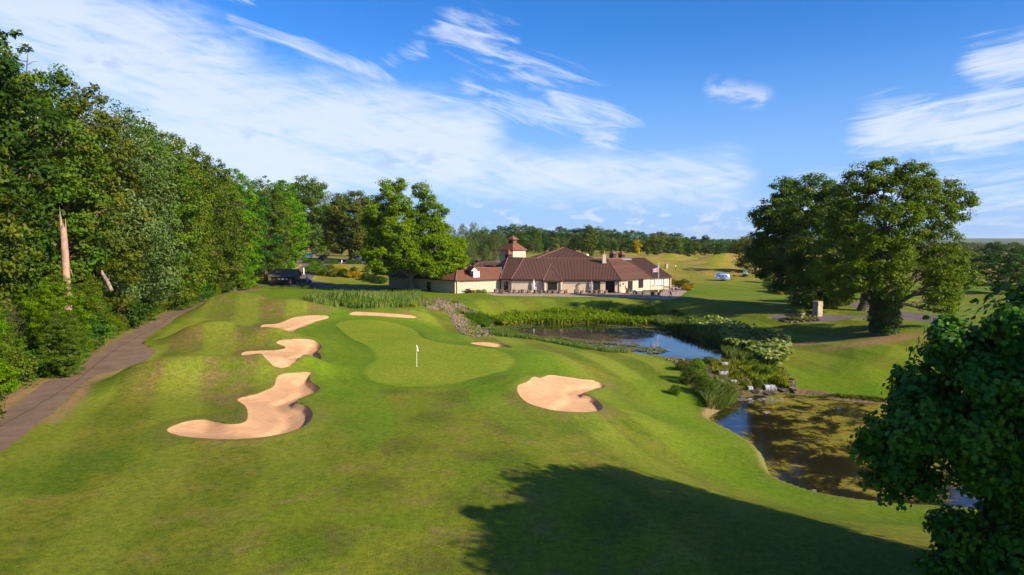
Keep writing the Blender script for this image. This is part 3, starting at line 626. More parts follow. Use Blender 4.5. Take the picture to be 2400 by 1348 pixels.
# ------------------------------------------------------------------ water
def water_mat(name, algae):
    m = bpy.data.materials.new(name); m.use_nodes = True; N = NT(m.node_tree); N.n.clear()
    P = N.node('ShaderNodeNewGeometry').outputs['Position']
    deep = (0.010, 0.013, 0.010)
    p = N.node('ShaderNodeBsdfPrincipled'); p.inputs['Roughness'].default_value = 0.03; p.inputs['IOR'].default_value = 1.33
    p.inputs['Specular IOR Level'].default_value = 0.9
    bp = N.node('ShaderNodeBump'); bp.inputs['Strength'].default_value = 0.10; bp.inputs['Distance'].default_value = 0.03
    N.l.new(N.noise(N.mapping(P, (1, 2.5, 1)), 2.2, 3), bp.inputs['Height']); N.l.new(bp.outputs[0], p.inputs['Normal'])
    if algae:
        n1 = N.noise(P, 0.28, 6, 0.66, 0.5); n2 = N.noise(P, 2.4, 5, 0.7); n3 = N.noise(P, 9, 3, 0.7)
        mass = N.m('ADD', n1, N.m('MULTIPLY', N.m('SUBTRACT', n2, 0.5), 0.30))
        mass = N.m('ADD', mass, N.m('MULTIPLY', N.m('SUBTRACT', n3, 0.5), 0.10))
        sx_ = N.node('ShaderNodeSeparateXYZ'); N.l.new(P, sx_.inputs[0])
        mass = N.m('SUBTRACT', mass, N.m('MULTIPLY', N.mapr(N.m('ABSOLUTE', N.m('SUBTRACT', sx_.outputs[0], 22.3)), 5.0, 1.0), 0.075))
        under = N.mix(N.mapr(mass, 0.42, 0.56), (0.014, 0.012, 0.006), (0.070, 0.050, 0.012))
        N.put(p.inputs['Base Color'], under)
        d = N.node('ShaderNodeBsdfDiffuse'); N.put(d.inputs[0], N.mix(N.mapr(n2, 0.4, 0.6), (0.215, 0.175, 0.026), (0.10, 0.095, 0.015)))
        mi = N.node('ShaderNodeMixShader'); N.l.new(N.m('MULTIPLY', N.mapr(mass, 0.488, 0.55), 0.95), mi.inputs[0]); N.l.new(p.outputs[0], mi.inputs[1]); N.l.new(d.outputs[0], mi.inputs[2])
        out = mi.outputs[0]
    else:
        N.put(p.inputs['Base Color'], N.mix(N.mapr(N.noise(P, 0.25, 4), 0.5, 0.62), deep, (0.04, 0.045, 0.012))); out = p.outputs[0]
    o = N.node('ShaderNodeOutputMaterial'); N.l.new(out, o.inputs[0]); MATS[name] = m
water_mat('pond_water', False); water_mat('murky_water', True)
def water(name, poly, z, m, label):
    c = poly.mean(0); q = c + (poly - c) * 1.0
    # grow slightly under the banks
    n = len(q); out = []
    for i in range(n):
        t = q[(i + 1) % n] - q[i - 1]; nn = np.array([t[1], -t[0]]) / (np.linalg.norm(t) + 1e-9)
        if sdf(poly, np.array([q[i][0] + nn[0] * .1]), np.array([q[i][1] + nn[1] * .1]))[0] < 0: nn = -nn
        out.append((q[i][0] + nn[0] * 0.35, q[i][1] + nn[1] * 0.35, z))
    mb = MB(); mb.poly(out); o = mb.obj(name, m); tag(o, label, kind='structure')
water('water', POND_U, WU, 'pond_water', 'upper lily pond reflecting the clubhouse'); water('water', POND_L, WL, 'murky_water', 'lower pond with brown weed below the waterfall')

# ------------------------------------------------------------------ foliage
def leaves(C, Nrm, size, v, shape='quad', asp=0.55, r=rng):
    n = len(C); Nrm = Nrm / (np.linalg.norm(Nrm, axis=1, keepdims=True) + 1e-9)
    A = r.normal(size=(n, 3)); U = np.cross(Nrm, A); U /= (np.linalg.norm(U, axis=1, keepdims=True) + 1e-9); W_ = np.cross(Nrm, U)
    s = (size * r.uniform(0.65, 1.3, n))[:, None]
    if shape == 'quad': prof = [(0, -0.5, 0), (0.5 * asp, -0.02, 0.07), (0, 0.5, 0), (-0.5 * asp, -0.02, 0.07)]
    else: prof = [(0, -0.42, 0.0), (0.46, -0.26, -.03), (0.24, 0.0, .06), (0.52, 0.24, -.04), (0.0, 0.56, -.02), (-0.52, 0.24, -.04), (-0.24, 0.0, .06), (-0.46, -0.26, -.03)]
    k = len(prof); Vv = np.empty((n, k, 3))
    for j, (a, b, c) in enumerate(prof): Vv[:, j] = C + U * s * a + W_ * s * b + Nrm * s * c
    return Vv.reshape(-1, 3), np.arange(n * k).reshape(n, k), np.repeat(v, k)
def crown(name, lobes, nclump, per, leaf, m, seed, cr=1.1, shape='quad', droop=0.0, inner=0.25, up=0.5, asp=0.6, squash=0.6):
    r = np.random.default_rng(seed); L = np.array(lobes, float)
    area = (L[:, 3] * L[:, 4] + L[:, 4] * L[:, 5] + L[:, 3] * L[:, 5]); pr = area / area.sum()
    idx = r.choice(len(L), nclump * 2, p=pr); dr = r.normal(size=(nclump * 2, 3)); dr /= np.linalg.norm(dr, axis=1, keepdims=True)
    rad = np.where(r.random(nclump * 2) < inner, r.uniform(0.3, 0.8, nclump * 2), r.uniform(0.86, 1.04, nclump * 2))
    Cc = L[idx, :3] + dr * L[idx, 3:6] * rad[:, None]
    dep = np.zeros(len(Cc), bool)
    for l in L: dep |= ((((Cc - l[:3]) / l[3:6]) ** 2).sum(1) < 0.5) & (r.random(len(Cc)) < 0.85)
    keep = np.where(~dep)[0][:nclump]; Cc = Cc[keep]; dr = dr[keep]; n = len(Cc)
    cen = L[:, :3].mean(0)
    cv = r.random(n); cs = cr * r.uniform(0.6, 1.35, n)
    ci = np.repeat(np.arange(n), per); off = r.normal(size=(n * per, 3)); off /= np.linalg.norm(off, axis=1, keepdims=True)
    off *= (r.random((n * per, 1)) ** 0.45); out = dr[ci]
    off[:, 2] *= squash
    P_ = Cc[ci] + off * cs[ci][:, None]
    if droop: P_[:, 2] -= droop * (off[:, 0] ** 2 + off[:, 1] ** 2) * cs[ci] + droop * 0.6 * r.random(n * per)
    Nn = out * 0.5 + off * 0.7 + np.array([0, 0, up]) + r.normal(size=P_.shape) * 0.42
    v = np.clip(0.62 * cv[ci] + 0.38 * r.random(n * per) , 0, 1)
    Vv, Ff, va = leaves(P_, Nn, leaf, v, shape, asp, r)
    return mesh_np(name, Vv, Ff, m, {'v': va})
def gen_lobes(seed, h, rad, z0, n, prof=None, lr=(0.34, 0.5)):
    r = np.random.default_rng(seed); out = []
    for i in range(n):
        f = (i + 0.5) / n; f = f ** 0.9
        e = math.sin(math.pi * min(max(0.12 + 0.83 * f, 0), 1)) ** 0.6 if prof is None else prof(f)
        a = i * 2.39996 + r.uniform(-0.4, 0.4); lrad = rad * r.uniform(*lr) * (0.7 + 0.3 * e)
        dd = max(rad * e - lrad, 0) * r.uniform(0.7, 1.12)
        out.append((dd * math.cos(a), dd * math.sin(a), z0 + lrad * 0.6 + f * (h - z0 - lrad * 1.5), lrad, lrad, lrad * r.uniform(0.7, 0.95)))
    out.append((0, 0, z0 + (h - z0) * 0.5, rad * 0.5, rad * 0.5, (h - z0) * 0.42))
    return out
def trunk_mesh(seed, h, r0, lobes=None, m='bark', n=9, lean=0.0, split=0.35):
    r = random.Random(seed); mb = MB(); pts = []; rr = []
    k = 7; top = h * 0.72
    for i in range(k):
        t = i / (k - 1); pts.append((lean * t * h + r.uniform(-.15, .15) * r0 * 2 * (i > 0), r.uniform(-.15, .15) * r0 * 2 * (i > 0), t * top)); rr.append(r0 * (1 - 0.78 * t) * (1.0 if i else 1.0))
    pts.insert(0, (0, 0, -0.3)); rr.insert(0, r0 * 1.7); pts[1] = (0, 0, r0 * 1.6); rr[1] = r0 * 1.05
    mb.tube(pts, rr, n)
    if lobes is not None:
        for l in lobes:
            zb = max(min(l[2] - 0.9 * math.hypot(l[0], l[1]) * 0.8, top * 0.9), h * split * 0.6); i0 = max(1, min(len(pts) - 2, int(zb / top * (k - 1)) + 1))
            b = Vector(pts[i0]); e = Vector(l[:3]); md = b.lerp(e, 0.5) + Vector((0, 0, 0.12 * (e - b).length)) + Vector((r.uniform(-.4, .4), r.uniform(-.4, .4), 0))
            q = min(rr[i0] * 0.6, 0.05 + 0.022 * (e - b).length)
            mb.tube([b, md, e, e + (e - md).normalized() * l[3] * .4], [q, q * 0.7, q * 0.4, q * 0.08], 6)
            for _ in range(3):
                a = md.lerp(e, r.random()); c = a + Vector((r.uniform(-1, 1), r.uniform(-1, 1), r.uniform(-.2, 1))).normalized() * l[3] * 0.7
                mb.tube([a, a.lerp(c, .5) + Vector((0, 0, .15)), c], [q * .4, q * .25, q * .06], 5)
    return mb.mesh('trunk', m, smooth=True)
PROTO = {}
def proto(key, h, rad, z0, nl, nclump, per, leaf, m, seed, tr, cr=1.1, **kw):
    gl = kw.pop('gl', {}); bark = kw.pop('bark', 'bark')
    L = gen_lobes(seed, h, rad, z0, nl, **gl)
    PROTO[key] = (crown('crown', L, nclump, per, leaf, m, seed, cr, **kw), trunk_mesh(seed, h, tr, L[::2], bark), h)
proto('ash', 26, 8.0, 0.8, 34, 620, 58, 0.34, 'leaf_mid', 11, 0.45, 1.0, gl=dict(lr=(0.25, 0.42)), inner=0.12)
proto('oak', 25, 8.5, 0.6, 32, 580, 56, 0.36, 'leaf_olive', 12, 0.5, 1.0, gl=dict(lr=(0.25, 0.42)), inner=0.12)
proto('lime', 27, 7.5, 0.6, 34, 620, 56, 0.34, 'leaf_bright', 13, 0.45, 1.0, gl=dict(lr=(0.25, 0.42)), inner=0.12)
proto('willow', 22, 8.0, 0.8, 20, 520, 62, 0.36, 'leaf_grey', 14, 0.4, 1.3, droop=0.7, asp=0.35)
proto('dark', 25, 8.0, 0.8, 32, 560, 58, 0.36, 'leaf_dark', 15, 0.45, 1.0, gl=dict(lr=(0.25, 0.42)), inner=0.12)
proto('far_mid', 15, 5.6, 0.8, 13, 150, 42, 0.50, 'leaf_mid', 21, 0.3, 1.15)
proto('far_dark', 15, 5.4, 0.6, 12, 150, 42, 0.50, 'leaf_dark', 22, 0.3, 1.15)
proto('far_olive', 14, 5.8, 0.8, 12, 150, 42, 0.50, 'leaf_olive', 23, 0.3, 1.15)
proto('far_grey', 14, 5.8, 0.5, 12, 150, 42, 0.50, 'leaf_grey', 24, 0.3, 1.2)
proto('bush_mid', 3.4, 2.3, 0.0, 8, 130, 50, 0.17, 'leaf_mid', 31, 0.08, 0.55)
proto('bush_bright', 3.4, 2.3, 0.0, 8, 130, 50, 0.17, 'leaf_bright', 32, 0.08, 0.55)
proto('bush_olive', 3.2, 2.4, 0.0, 8, 130, 50, 0.17, 'leaf_olive', 33, 0.08, 0.55)
proto('bush_dark', 3.0, 2.2, 0.0, 8, 120, 46, 0.19, 'leaf_dark', 34, 0.08, 0.5)
proto('bush_yellow', 1.6, 1.2, 0.0, 6, 60, 40, 0.14, 'leaf_yellow', 35, 0.05, 0.3)
proto('bush_purple', 1.6, 1.2, 0.0, 6, 60, 40, 0.14, 'leaf_purple', 36, 0.05, 0.3)
def plant(name, key, loc, h, rz, label, cat='tree', group=None, wide=1.0):
    cm, tm, ph = PROTO[key]; s = h / ph
    o = empty(name, loc, rz, (s * wide, s * wide, s)); tag(o, label, cat, group)
    link('trunk' if name.endswith('tree') else 'stem', tm, o); link('crown' if name.endswith('tree') else 'foliage', cm, o); return o

# wood on the left
edge = lambda y: float(np.interp(y, [20, 46.6, 56.4, 67, 79.7, 93, 112, 130.6, 146, 158, 170, 200], [-23, -35, -38.8, -42, -46.6, -50.7, -56, -60.8, -64, -65.5, -66, -68]))
kinds = ['ash', 'oak', 'willow', 'lime', 'dark']
kn = {'ash': 'mid green', 'oak': 'olive green', 'willow': 'grey green drooping', 'lime': 'bright green', 'dark': 'dark green'}
row1 = [(38, 'lime', 21, 8), (47, 'ash', 25, 8.5), (57, 'oak', 28, 11.5), (67, 'dark', 35, 13), (77, 'ash', 35.5, 10), (86, 'oak', 33.5, 7), (95, 'willow', 32, 5), (104, 'ash', 31.5, 3.5), (114, 'oak', 32, 4), (125, 'lime', 32, 3.5), (137, 'ash', 32, 2.5), (149, 'oak', 31, 1), (161, 'lime', 29.5, 0), (173, 'dark', 29, 2.5), (186, 'ash', 29, 0), (199, 'lime', 28, -2)]
first = ['beside the frame edge', 'just left of the snapped trunk', 'rising tallest at the left of the picture', 'right behind the snapped trunk', 'above the leaning dead limb', 'above the path bend', 'after the bend of the path',
         'overhanging the cart path', 'above the straight part of the path', 'midway along the wood edge', 'above the far part of the path', 'near the end of the path', 'where the path enters shade', 'behind the left end of the timber shed', 'above the timber shed', 'beside the white van']
for i, (yy, k, h, off) in enumerate(row1):
    x = edge(yy) - off
    plant('broadleaf_tree', k, (x, yy, Hh(x, yy)), h, rng.uniform(0, 6.28), '%s tree at the wood edge, %s' % (kn[k], first[i]), group='trees along the front edge of the wood', wide=rng.uniform(0.95, 1.05))
along = lambda y: ['at the near left corner', 'left of the first path crack', 'beside the near part of the path', 'beside the wide bay of the path', 'beyond the wide bay of the path', 'facing the middle sand bunker', 'facing the farthest left bunker', 'by the bare verge', 'where the path narrows', 'near the end of the path', 'close to the timber shed'][int(min(max((y - 30) / 14, 0), 10))]
for i in range(19):
    yy = 44 + i * 8.6; x = edge(yy) - 18 - rng.uniform(-1.5, 3); k = kinds[(i * 3 + 1) % 5]
    plant('broadleaf_tree', k, (x, yy, Hh(x, yy)), (rng.uniform(25, 28) if yy < 58 else rng.uniform(32, 36)) if yy < 100 else rng.uniform(28, 31), rng.uniform(0, 6.28), 'tall %s tree, second row, %s' % (kn[k], along(yy)), group='trees deeper in the wood')
for i in range(12):
    yy = 60 + i * 13; x = edge(yy) - 31 - rng.uniform(-2, 3)
    plant('broadleaf_tree', kinds[i % 5], (x, yy, Hh(x, yy)), rng.uniform(25, 29), rng.uniform(0, 6.28), '%s tree deep in the wood, %s' % (kn[kinds[i % 5]], along(yy)), group='trees deepest in the wood')
bk = ['bush_mid', 'bush_bright', 'bush_olive', 'bush_dark', 'bush_mid']; bn = {'bush_mid': 'mid green', 'bush_bright': 'bright green', 'bush_olive': 'olive', 'bush_dark': 'dark'}
yy = 33; i = 0
while yy < 172:
    x = edge(yy) - (rng.uniform(1.9, 3.0) if yy < 112 else rng.uniform(0.2, 1.4)); hh = rng.uniform(2.4, 4.4) + (1.2 if yy > 112 else 0)
    plant('bush', bk[i % 5], (x, yy, Hh(x, yy) - 0.1), hh, rng.uniform(0, 6.28), '%s bush in the wood edge %s%s' % (bn[bk[i % 5]], along(yy), ', the taller one' if hh > 3.6 else ''), 'bush', 'undergrowth bushes along the wood edge', wide=rng.uniform(0.9, 1.2))
    yy += 2.7 + yy * 0.010; i += 1
yy = 36; i = 0
while yy < 168:
    x = edge(yy) - rng.uniform(4.2, 5.4); h2 = rng.uniform(7.5, 11.5)
    if 58 < yy < 72: x -= 1.5; h2 = min(h2, 8.5)
    kk = ['lime', 'ash', 'oak', 'lime', 'ash', 'willow'][i % 6]
    plant('understorey_tree', kk, (x, yy, Hh(x, yy) - .6), h2, rng.uniform(0, 6.28), '%s young tree under the wood edge %s' % (kn[kk], along(yy)), 'tree', 'young trees under the front of the wood', wide=1.15)
    yy += 4.6 + yy * 0.01; i += 1
plant('understorey_tree', 'lime', (-41.6, 62.2, Hh(-41.6, 62.2) - .5), 9.6, 1.1, 'bright green young tree hiding the foot of the snapped trunk', 'tree', wide=1.1)
plant('understorey_tree', 'ash', (-39.4, 59.5, Hh(-39.4, 59.5) - .5), 6.5, 2.1, 'low leafy young tree in front of the snapped trunk', 'tree', wide=1.2)
# snapped trunk
def snag():
    p = PY(153, 640, 65.5); x, y = p[0], 65.5; zt = PY(150, 485, 65.5)[2]; z0 = Hh(x, y); o = empty('snapped_trunk', (x, y, z0)); tag(o, 'tall snapped tree trunk with pale splintered top standing in the wood', 'dead tree')
    h = zt - z0; mb = MB(); mb.tube([(0.2, 0, -0.2), (0.1, 0, h * .4), (0.05, 0, h * .72), (0, 0, h * .86), (0, 0, h * .88)], [.42, .36, .32, .27, .12], 10); mb.obj('trunk', 'snag_wood', o, True)
    for dx_, hh, w in ((-.20, h, .11), (.20, h * .93, .09), (0.02, h * .90, .1), (-.1, h * .94, .07)):
        q = MB(); q.tube([(dx_ * .9, 0, h * .80), (dx_, 0.02, (h * .80 + hh) / 2), (dx_ * 1.35, 0, hh)], [w * 1.3, w, .015], 6); q.obj('splinter', 'snag_wood', o)
    q = MB(); q.tube([(0.2, 0, h * .63), (.55, 0, h * .60), (.8, -.1, h * .55)], [.05, .04, .01], 5); q.obj('side_twig', 'bark_pale', o)
snag()
p = PY(262, 682, 73); mb = MB(); mb.tube([(0, 0, 0), (-.5, .1, 1.0), (-.95, 0, 1.9), (-1.1, 0.2, 2.2)], [.2, .2, .16, .05], 7); mb.tube([(-.5, .1, 1.0), (-.1, 0, 1.6)], [.1, .02], 5); mb.tube([(-.8, 0, 1.6), (-.2, -.1, 2.0)], [.08, .02], 5)
o = mb.obj('dead_limb', 'bark_pale', None, True, loc=p); tag(o, 'leaning bare grey limb sticking out of the undergrowth', 'dead branch')

# tree whose outline is set lobe by lobe: (px, py, radius px, depth offset)
def lobe_tree(name, base, depth, lobes, nclump, per, leaf, m, seed, tr, label, cr, bark='bark', crown_kw={}, trunk_pts=None, limb=0.6):
    g_ = G(base[0], base[1]); depth = g_.y if depth is None else depth; bx = PY(base[0], base[1], depth)[0]; bz = Hh(bx, depth)
    s = depth / F; L = []
    for (px, py, rp, do) in lobes:
        q = PY(px, py, depth); L.append((q[0] - bx, do, q[2] - bz, rp * s, rp * s, rp * s * 0.86))
    o = empty(name, (bx, depth, bz)); tag(o, label, 'tree')
    link('crown', crown('crown', L, nclump, per, leaf, m, seed, cr, **crown_kw), o)
    r = random.Random(seed); top = max(l[2] for l in L) * 0.62
    mb = MB(); k = 6; pts = [(0, 0, -0.4), (0, 0, tr * 1.3)] + [(r.uniform(-.25, .25), r.uniform(-.25, .25), tr * 1.3 + (top - tr * 1.3) * (i + 1) / k) for i in range(k)]
    rr = [tr * 1.75, tr * 1.08] + [tr * (0.95 - 0.7 * (i + 1) / k) for i in range(k)]
    mb.tube(pts, rr, 12); mb.obj('trunk', bark, o, True)
    mb = MB()
    for l in L:
        e = Vector(l[:3]); zb = min(max(e.z - 0.85 * math.hypot(e.x, e.y) - 1, top * 0.28), top); i0 = min(range(len(pts)), key=lambda i: abs(pts[i][2] - zb)); b = Vector(pts[i0])
        md = b.lerp(e, .5) + Vector((r.uniform(-.5, .5), r.uniform(-.5, .5), .1 * (e - b).length)); q = min(rr[i0] * limb, .06 + .02 * (e - b).length)
        mb.tube([b, md, e, e + (e - md).normalized() * l[3] * .45], [q, q * .7, q * .4, q * .08], 7)
        for _ in range(5):
            a = md.lerp(e, r.random()); c = a + Vector((r.uniform(-1, 1), r.uniform(-1, 1), r.uniform(-.2, 1))).normalized() * l[3] * .7
            mb.tube([a, a.lerp(c, .5) + Vector((0, 0, .1)), c], [q * .4, q * .25, q * .05], 5)
    mb.obj('limbs', bark, o, True)
    return o, L
lobe_tree('walnut_tree', (965, 680), 161, [(905, 440, 20, 0), (930, 436, 20, 2), (988, 446, 20, 0), (1004, 474, 20, 1), (1030, 495, 18, -1), (900, 475, 24, 2), (940, 482, 26, -2), (975, 500, 26, 2), (1015, 520, 26, -1), (1035, 545, 24, 1), (880, 500, 22, -1), (868, 520, 18, 1), (890, 545, 30, 3), (935, 540, 36, -3), (985, 555, 38, 3), (1030, 580, 34, -3), (1065, 575, 24, 1), (1075, 605, 20, 0), (885, 590, 28, -2), (930, 600, 36, 4), (985, 605, 36, -4), (1040, 618, 26, 2), (1015, 626, 18, -3), (893, 622, 22, 1), (918, 626, 16, -3), (875, 615, 18, 2), (1058, 630, 16, 3), (895, 622, 24, -1), (1005, 622, 20, -6), (1045, 624, 22, -4), (1070, 612, 22, -3), (1024, 634, 13, -7), (905, 610, 36, -3), (950, 560, 46, 0), (1000, 580, 48, 0), (930, 520, 40, 0), (1010, 540, 36, 0), (1050, 600, 36, -2), (960, 598, 34, -4), (900, 560, 36, 0)],
          1700, 58, 0.44, 'leaf_walnut', 51, 0.75, 'large bright green spreading tree with pale trunk at the left wing of the clubhouse', 1.15, 'bark_pale', dict(inner=0.32))
big, _ = lobe_tree('ivy_clad_tree', (2072, 782), None, [(2030, 415, 42, 0), (2080, 405, 38, 1), (2130, 420, 42, -1), (2170, 450, 40, 1), (2015, 460, 44, 2), (2090, 460, 60, 0), (2150, 510, 56, -2), (2060, 530, 66, -3), (2000, 520, 44, 2), (2235, 445, 30, 1), (2262, 470, 24, 0), (2240, 500, 30, 0), (2200, 480, 34, 2), (2195, 560, 46, 0), (2120, 590, 64, 3), (2030, 600, 60, -4), (1975, 580, 44, 2), (2180, 620, 50, -3), (2230, 600, 36, 2), (2245, 650, 32, -1), (2210, 680, 40, 1), (2160, 680, 34, -4), (2225, 715, 26, 0), (2190, 730, 22, 1), (2260, 620, 26, 3), (1985, 640, 44, -3), (1960, 675, 30, -2), (2040, 660, 36, -5), (1925, 640, 30, 0), (2120, 690, 24, 4), (1975, 700, 22, 0), (2080, 640, 44, 4)],
          1500, 64, 0.30, 'leaf_lawn', 52, 1.0, 'largest tree on the right lawn, ivy covering its thick leaning trunk', 0.85, crown_kw=dict(inner=0.3))
def ivy_on(parent):
    r = np.random.default_rng(5); n = 5200; z = r.random(n) ** 1.0 * 9.5; a = r.uniform(0, 2 * math.pi, n)
    rad = 1.55 + 0.35 * np.sin(z * 1.3) + 0.9 * np.exp(-((z - 5) / 2.2) ** 2) + r.normal(0, 0.16, n); rad[z < 1.4] = 1.75
    C = np.stack([rad * np.cos(a) - 0.02 * z, rad * np.sin(a), z + 0.2], 1); Nn = np.stack([np.cos(a), np.sin(a), 0.4 + 0 * a], 1) + r.normal(0, .35, (n, 3))
    Vv, Ff, va = leaves(C, Nn, 0.3, r.random(n), 'quad', 0.9, r); link('ivy', mesh_np('ivy', Vv, Ff, 'leaf_dark', {'v': va}), parent)
ivy_on(big)
mb = MB(); mb.tube([(0, 0, 0), (0.05, 0, 3), (0.2, 0, 6.5), (.7, 0, 9)], [1.75, 1.15, 1.2, .9], 12); mb.obj('trunk_bole', 'bark', big, True)
lobe_tree('chestnut_tree', (2030, 728), None, [(1900, 440, 34, 0), (1935, 440, 32, 1), (1960, 470, 38, 0), (1890, 490, 44, 2), (1940, 520, 50, -2), (1900, 560, 46, 0), (1930, 600, 50, -3), (1960, 640, 44, 2), (1900, 640, 42, 1), (1880, 690, 30, 0), (1935, 680, 40, -2), (1985, 560, 50, 3), (1870, 600, 30, 3), (2010, 500, 44, 4), (2060, 560, 50, 4), (2010, 640, 50, 2), (2080, 640, 40, 4)],
          860, 60, 0.40, 'leaf_mid', 53, 0.95, 'broad dark tree just left of and behind the ivy clad tree', 1.1)
lobe_tree('chestnut_tree', (1868, 690), 127, [(1835, 440, 26, 0), (1850, 460, 26, 1), (1820, 480, 28, 0), (1800, 510, 30, 1), (1840, 520, 36, -2), (1795, 550, 28, 0), (1830, 570, 40, 2), (1800, 600, 34, -1), (1850, 610, 38, 0), (1860, 650, 34, -2), (1838, 660, 26, 1), (1870, 560, 40, 3), (1780, 590, 22, 2), (1790, 630, 20, 0), (1880, 500, 36, 2)],
          640, 60, 0.46, 'leaf_mid', 54, 0.8, 'dark narrow-topped tree at the left end of the right hand group', 1.3)
lobe_tree('lawn_tree', (1772, 645), 205, [(1755, 570, 20, 0), (1775, 565, 22, 1), (1745, 595, 22, 0), (1770, 600, 26, -1), (1790, 600, 24, 1), (1742, 618, 14, 0), (1795, 622, 20, 0), (1800, 585, 20, 2)],
          150, 50, 0.5, 'leaf_olive', 55, 0.45, 'small spreading tree beside the golf cart with two thin trunks', 1.5)
lobe_tree('broadleaf_tree', (827, 608), 228, [(800, 470, 20, 0), (830, 465, 20, 1), (850, 480, 22, 0), (790, 500, 26, 0), (825, 505, 30, -2), (860, 515, 26, 2), (780, 535, 22, 1), (815, 545, 30, 3), (850, 550, 30, -2), (795, 570, 24, 0), (835, 580, 24, 0), (865, 575, 22, 1), (775, 560, 18, 2)],
          560, 54, 0.62, 'leaf_olive', 56, 0.8, 'olive tree with dark trunk standing beside the car park', 1.6)
lobe_tree('broadleaf_tree', (735, 606), 262, [(715, 430, 20, 0), (740, 435, 20, 1), (700, 450, 22, 0), (730, 460, 26, -2), (690, 480, 26, 1), (725, 495, 32, 2), (755, 500, 24, 0), (700, 520, 30, -2), (740, 540, 30, 3), (710, 565, 26, 0), (750, 570, 22, 0)],
          520, 54, 0.62, 'leaf_mid', 57, 0.8, 'tall tree with a domed top behind the white van', 1.7)
for (px, dep, h, k, lab) in [(775, 275, 27, 'willow', 'pale feathery tree with thin top between the domed tree and the olive tree'), (670, 235, 28, 'dark', 'dark tree rising behind the end of the wood'), (650, 215, 27, 'lime', 'bright tree at the far end of the wood edge above the yellow hedge'), (690, 300, 26, 'dark', 'shaded tree behind the car park and left of the olive tree'), (880, 270, 25, 'dark', 'dark tree behind the left of the large walnut tree'), (620, 200, 26, 'ash', 'mid green tree directly over the yellow hedge'), (780, 300, 23, 'dark', 'shadowed tree closing the gap over the car park')]:
    p = PY(px, 600, dep); plant('broadleaf_tree', k, (p[0], dep, Hh(p[0], dep)), h, rng.uniform(0, 6), lab)
# willows behind the clubhouse
for i, (px, top, dep) in enumerate([(1060, 530, 215), (1085, 520, 222), (1110, 517, 228), (1135, 527, 228), (1160, 537, 226), (1178, 545, 236), (1100, 560, 200), (1140, 570, 205), (1050, 560, 205), (1010, 560, 225)]):
    p = PY(px, top, dep); z0 = Hh(p[0], dep); plant('willow_tree', 'willow', (p[0], dep, z0), p[2] - z0, rng.uniform(0, 6), 'grey green willow, %s behind the roofs by the tower' % ['topmost on the left', 'second from the left on the skyline', 'tallest in the middle', 'fourth on the skyline', 'fifth on the skyline', 'touching the tower', 'low one in the middle', 'low one nearest the tower', 'low one nearest the walnut', 'one half behind the walnut'][i], group='willows between the big tree and the tower', wide=0.62)
# trees in the middle distance, one by one
mid = [(1380, 522, 330, 'far_olive', 'tallest pale olive tree standing over the pyramid roof', 0.85), (1222, 545, 345, 'far_dark', 'dark tree directly right of the tower cap', 1), (1262, 560, 320, 'far_mid', 'round mid green tree left of the pyramid roof', 1), (1250, 535, 400, 'far_dark', 'dark tree crest behind the tower', 1.1),
       (1300, 575, 300, 'far_mid', 'small green tree behind the pyramid apex', .9), (1385, 577, 270, 'far_mid', 'low round tree right of the white chimney', 1), (1412, 575, 280, 'far_mid', 'green tree behind the stone chimney', .9), (1440, 565, 300, 'far_dark', 'dark tree above the twin cupolas', 1), (1470, 570, 310, 'far_dark', 'dark tree left of the golden tree', 1),
       (1518, 578, 262, 'far_grey', 'small pale round tree right of the golden tree', .85), (1540, 548, 300, 'far_olive', 'broad olive tree with two trunks behind the mounds', 1.15), (1578, 550, 300, 'far_olive', 'spreading yellowish tree right of the twin trunked one', 1.15), (1612, 565, 310, 'far_dark', 'low dark tree between the spreading tree and the dark round one', 1.1), (1653, 547, 380, 'far_dark', 'tall dark tree on the skyline left of the round one', .9),
       (1687, 566, 300, 'far_dark', 'dark round-headed tree on the mounds', 1.0), (1715, 565, 380, 'far_dark', 'dark tree behind the copper tree', 1), (1752, 550, 330, 'far_olive', 'olive tree left of the right hand group on the skyline', 1), (1770, 555, 360, 'far_olive', 'olive tree half hidden by the right hand group', 1),
       (2285, 585, 200, 'far_olive', 'yellow green tree behind the right edge of the ivy clad tree', 1), (2345, 582, 152, 'far_dark', 'dense dark tree at right with foliage down to the grass', 1.9), (2330, 560, 260, 'far_dark', 'dark tree top showing over the dense dark tree', 1.2), (2400, 570, 175, 'far_dark', 'dark tree cut by the right edge of the picture', 1.5), (2250, 575, 250, 'far_olive', 'olive tree just right of the ivy clad crown', 1.1),
       (2430, 560, 230, 'far_dark', 'dark tree at the right edge behind the nearer one', 1.1), (2150, 600, 210, 'far_olive', 'tree seen through the ivy clad crown', 1), (1950, 590, 230, 'far_dark', 'tree behind the right hand group', 1)]
for (px, top, dep, k, lab, wd) in mid:
    p = PY(px, top, dep); z0 = Hh(p[0], dep); plant('broadleaf_tree', k, (p[0], dep, z0), p[2] - z0, rng.uniform(0, 6), lab, wide=wd)
# golden and copper trees
def solo(name, px, top, dep, rw, m, lab, seed):
    p = PY(px, top, dep); z0 = Hh(p[0], dep); h = p[2] - z0; L = gen_lobes(seed, h, rw, 0.4, 9); o = empty(name, (p[0], dep, z0)); tag(o, lab, 'tree')
    link('crown', crown('crown', L, 110, 40, 0.4, m, seed, 0.7), o); link('trunk', trunk_mesh(seed, h, .2), o)
solo('golden_tree', 1491, 560, 275, 2.1, 'leaf_yellow', 'narrow golden yellow tree behind the right end of the clubhouse roof', 61)
solo('copper_tree', 1737, 570, 330, 3.0, 'leaf_purple', 'small purple leaved tree at the far edge of the fairway', 62)
solo('golden_tree', 1305, 570, 300, 1.5, 'leaf_marsh', 'small yellow green conifer behind the pyramid roof', 63)
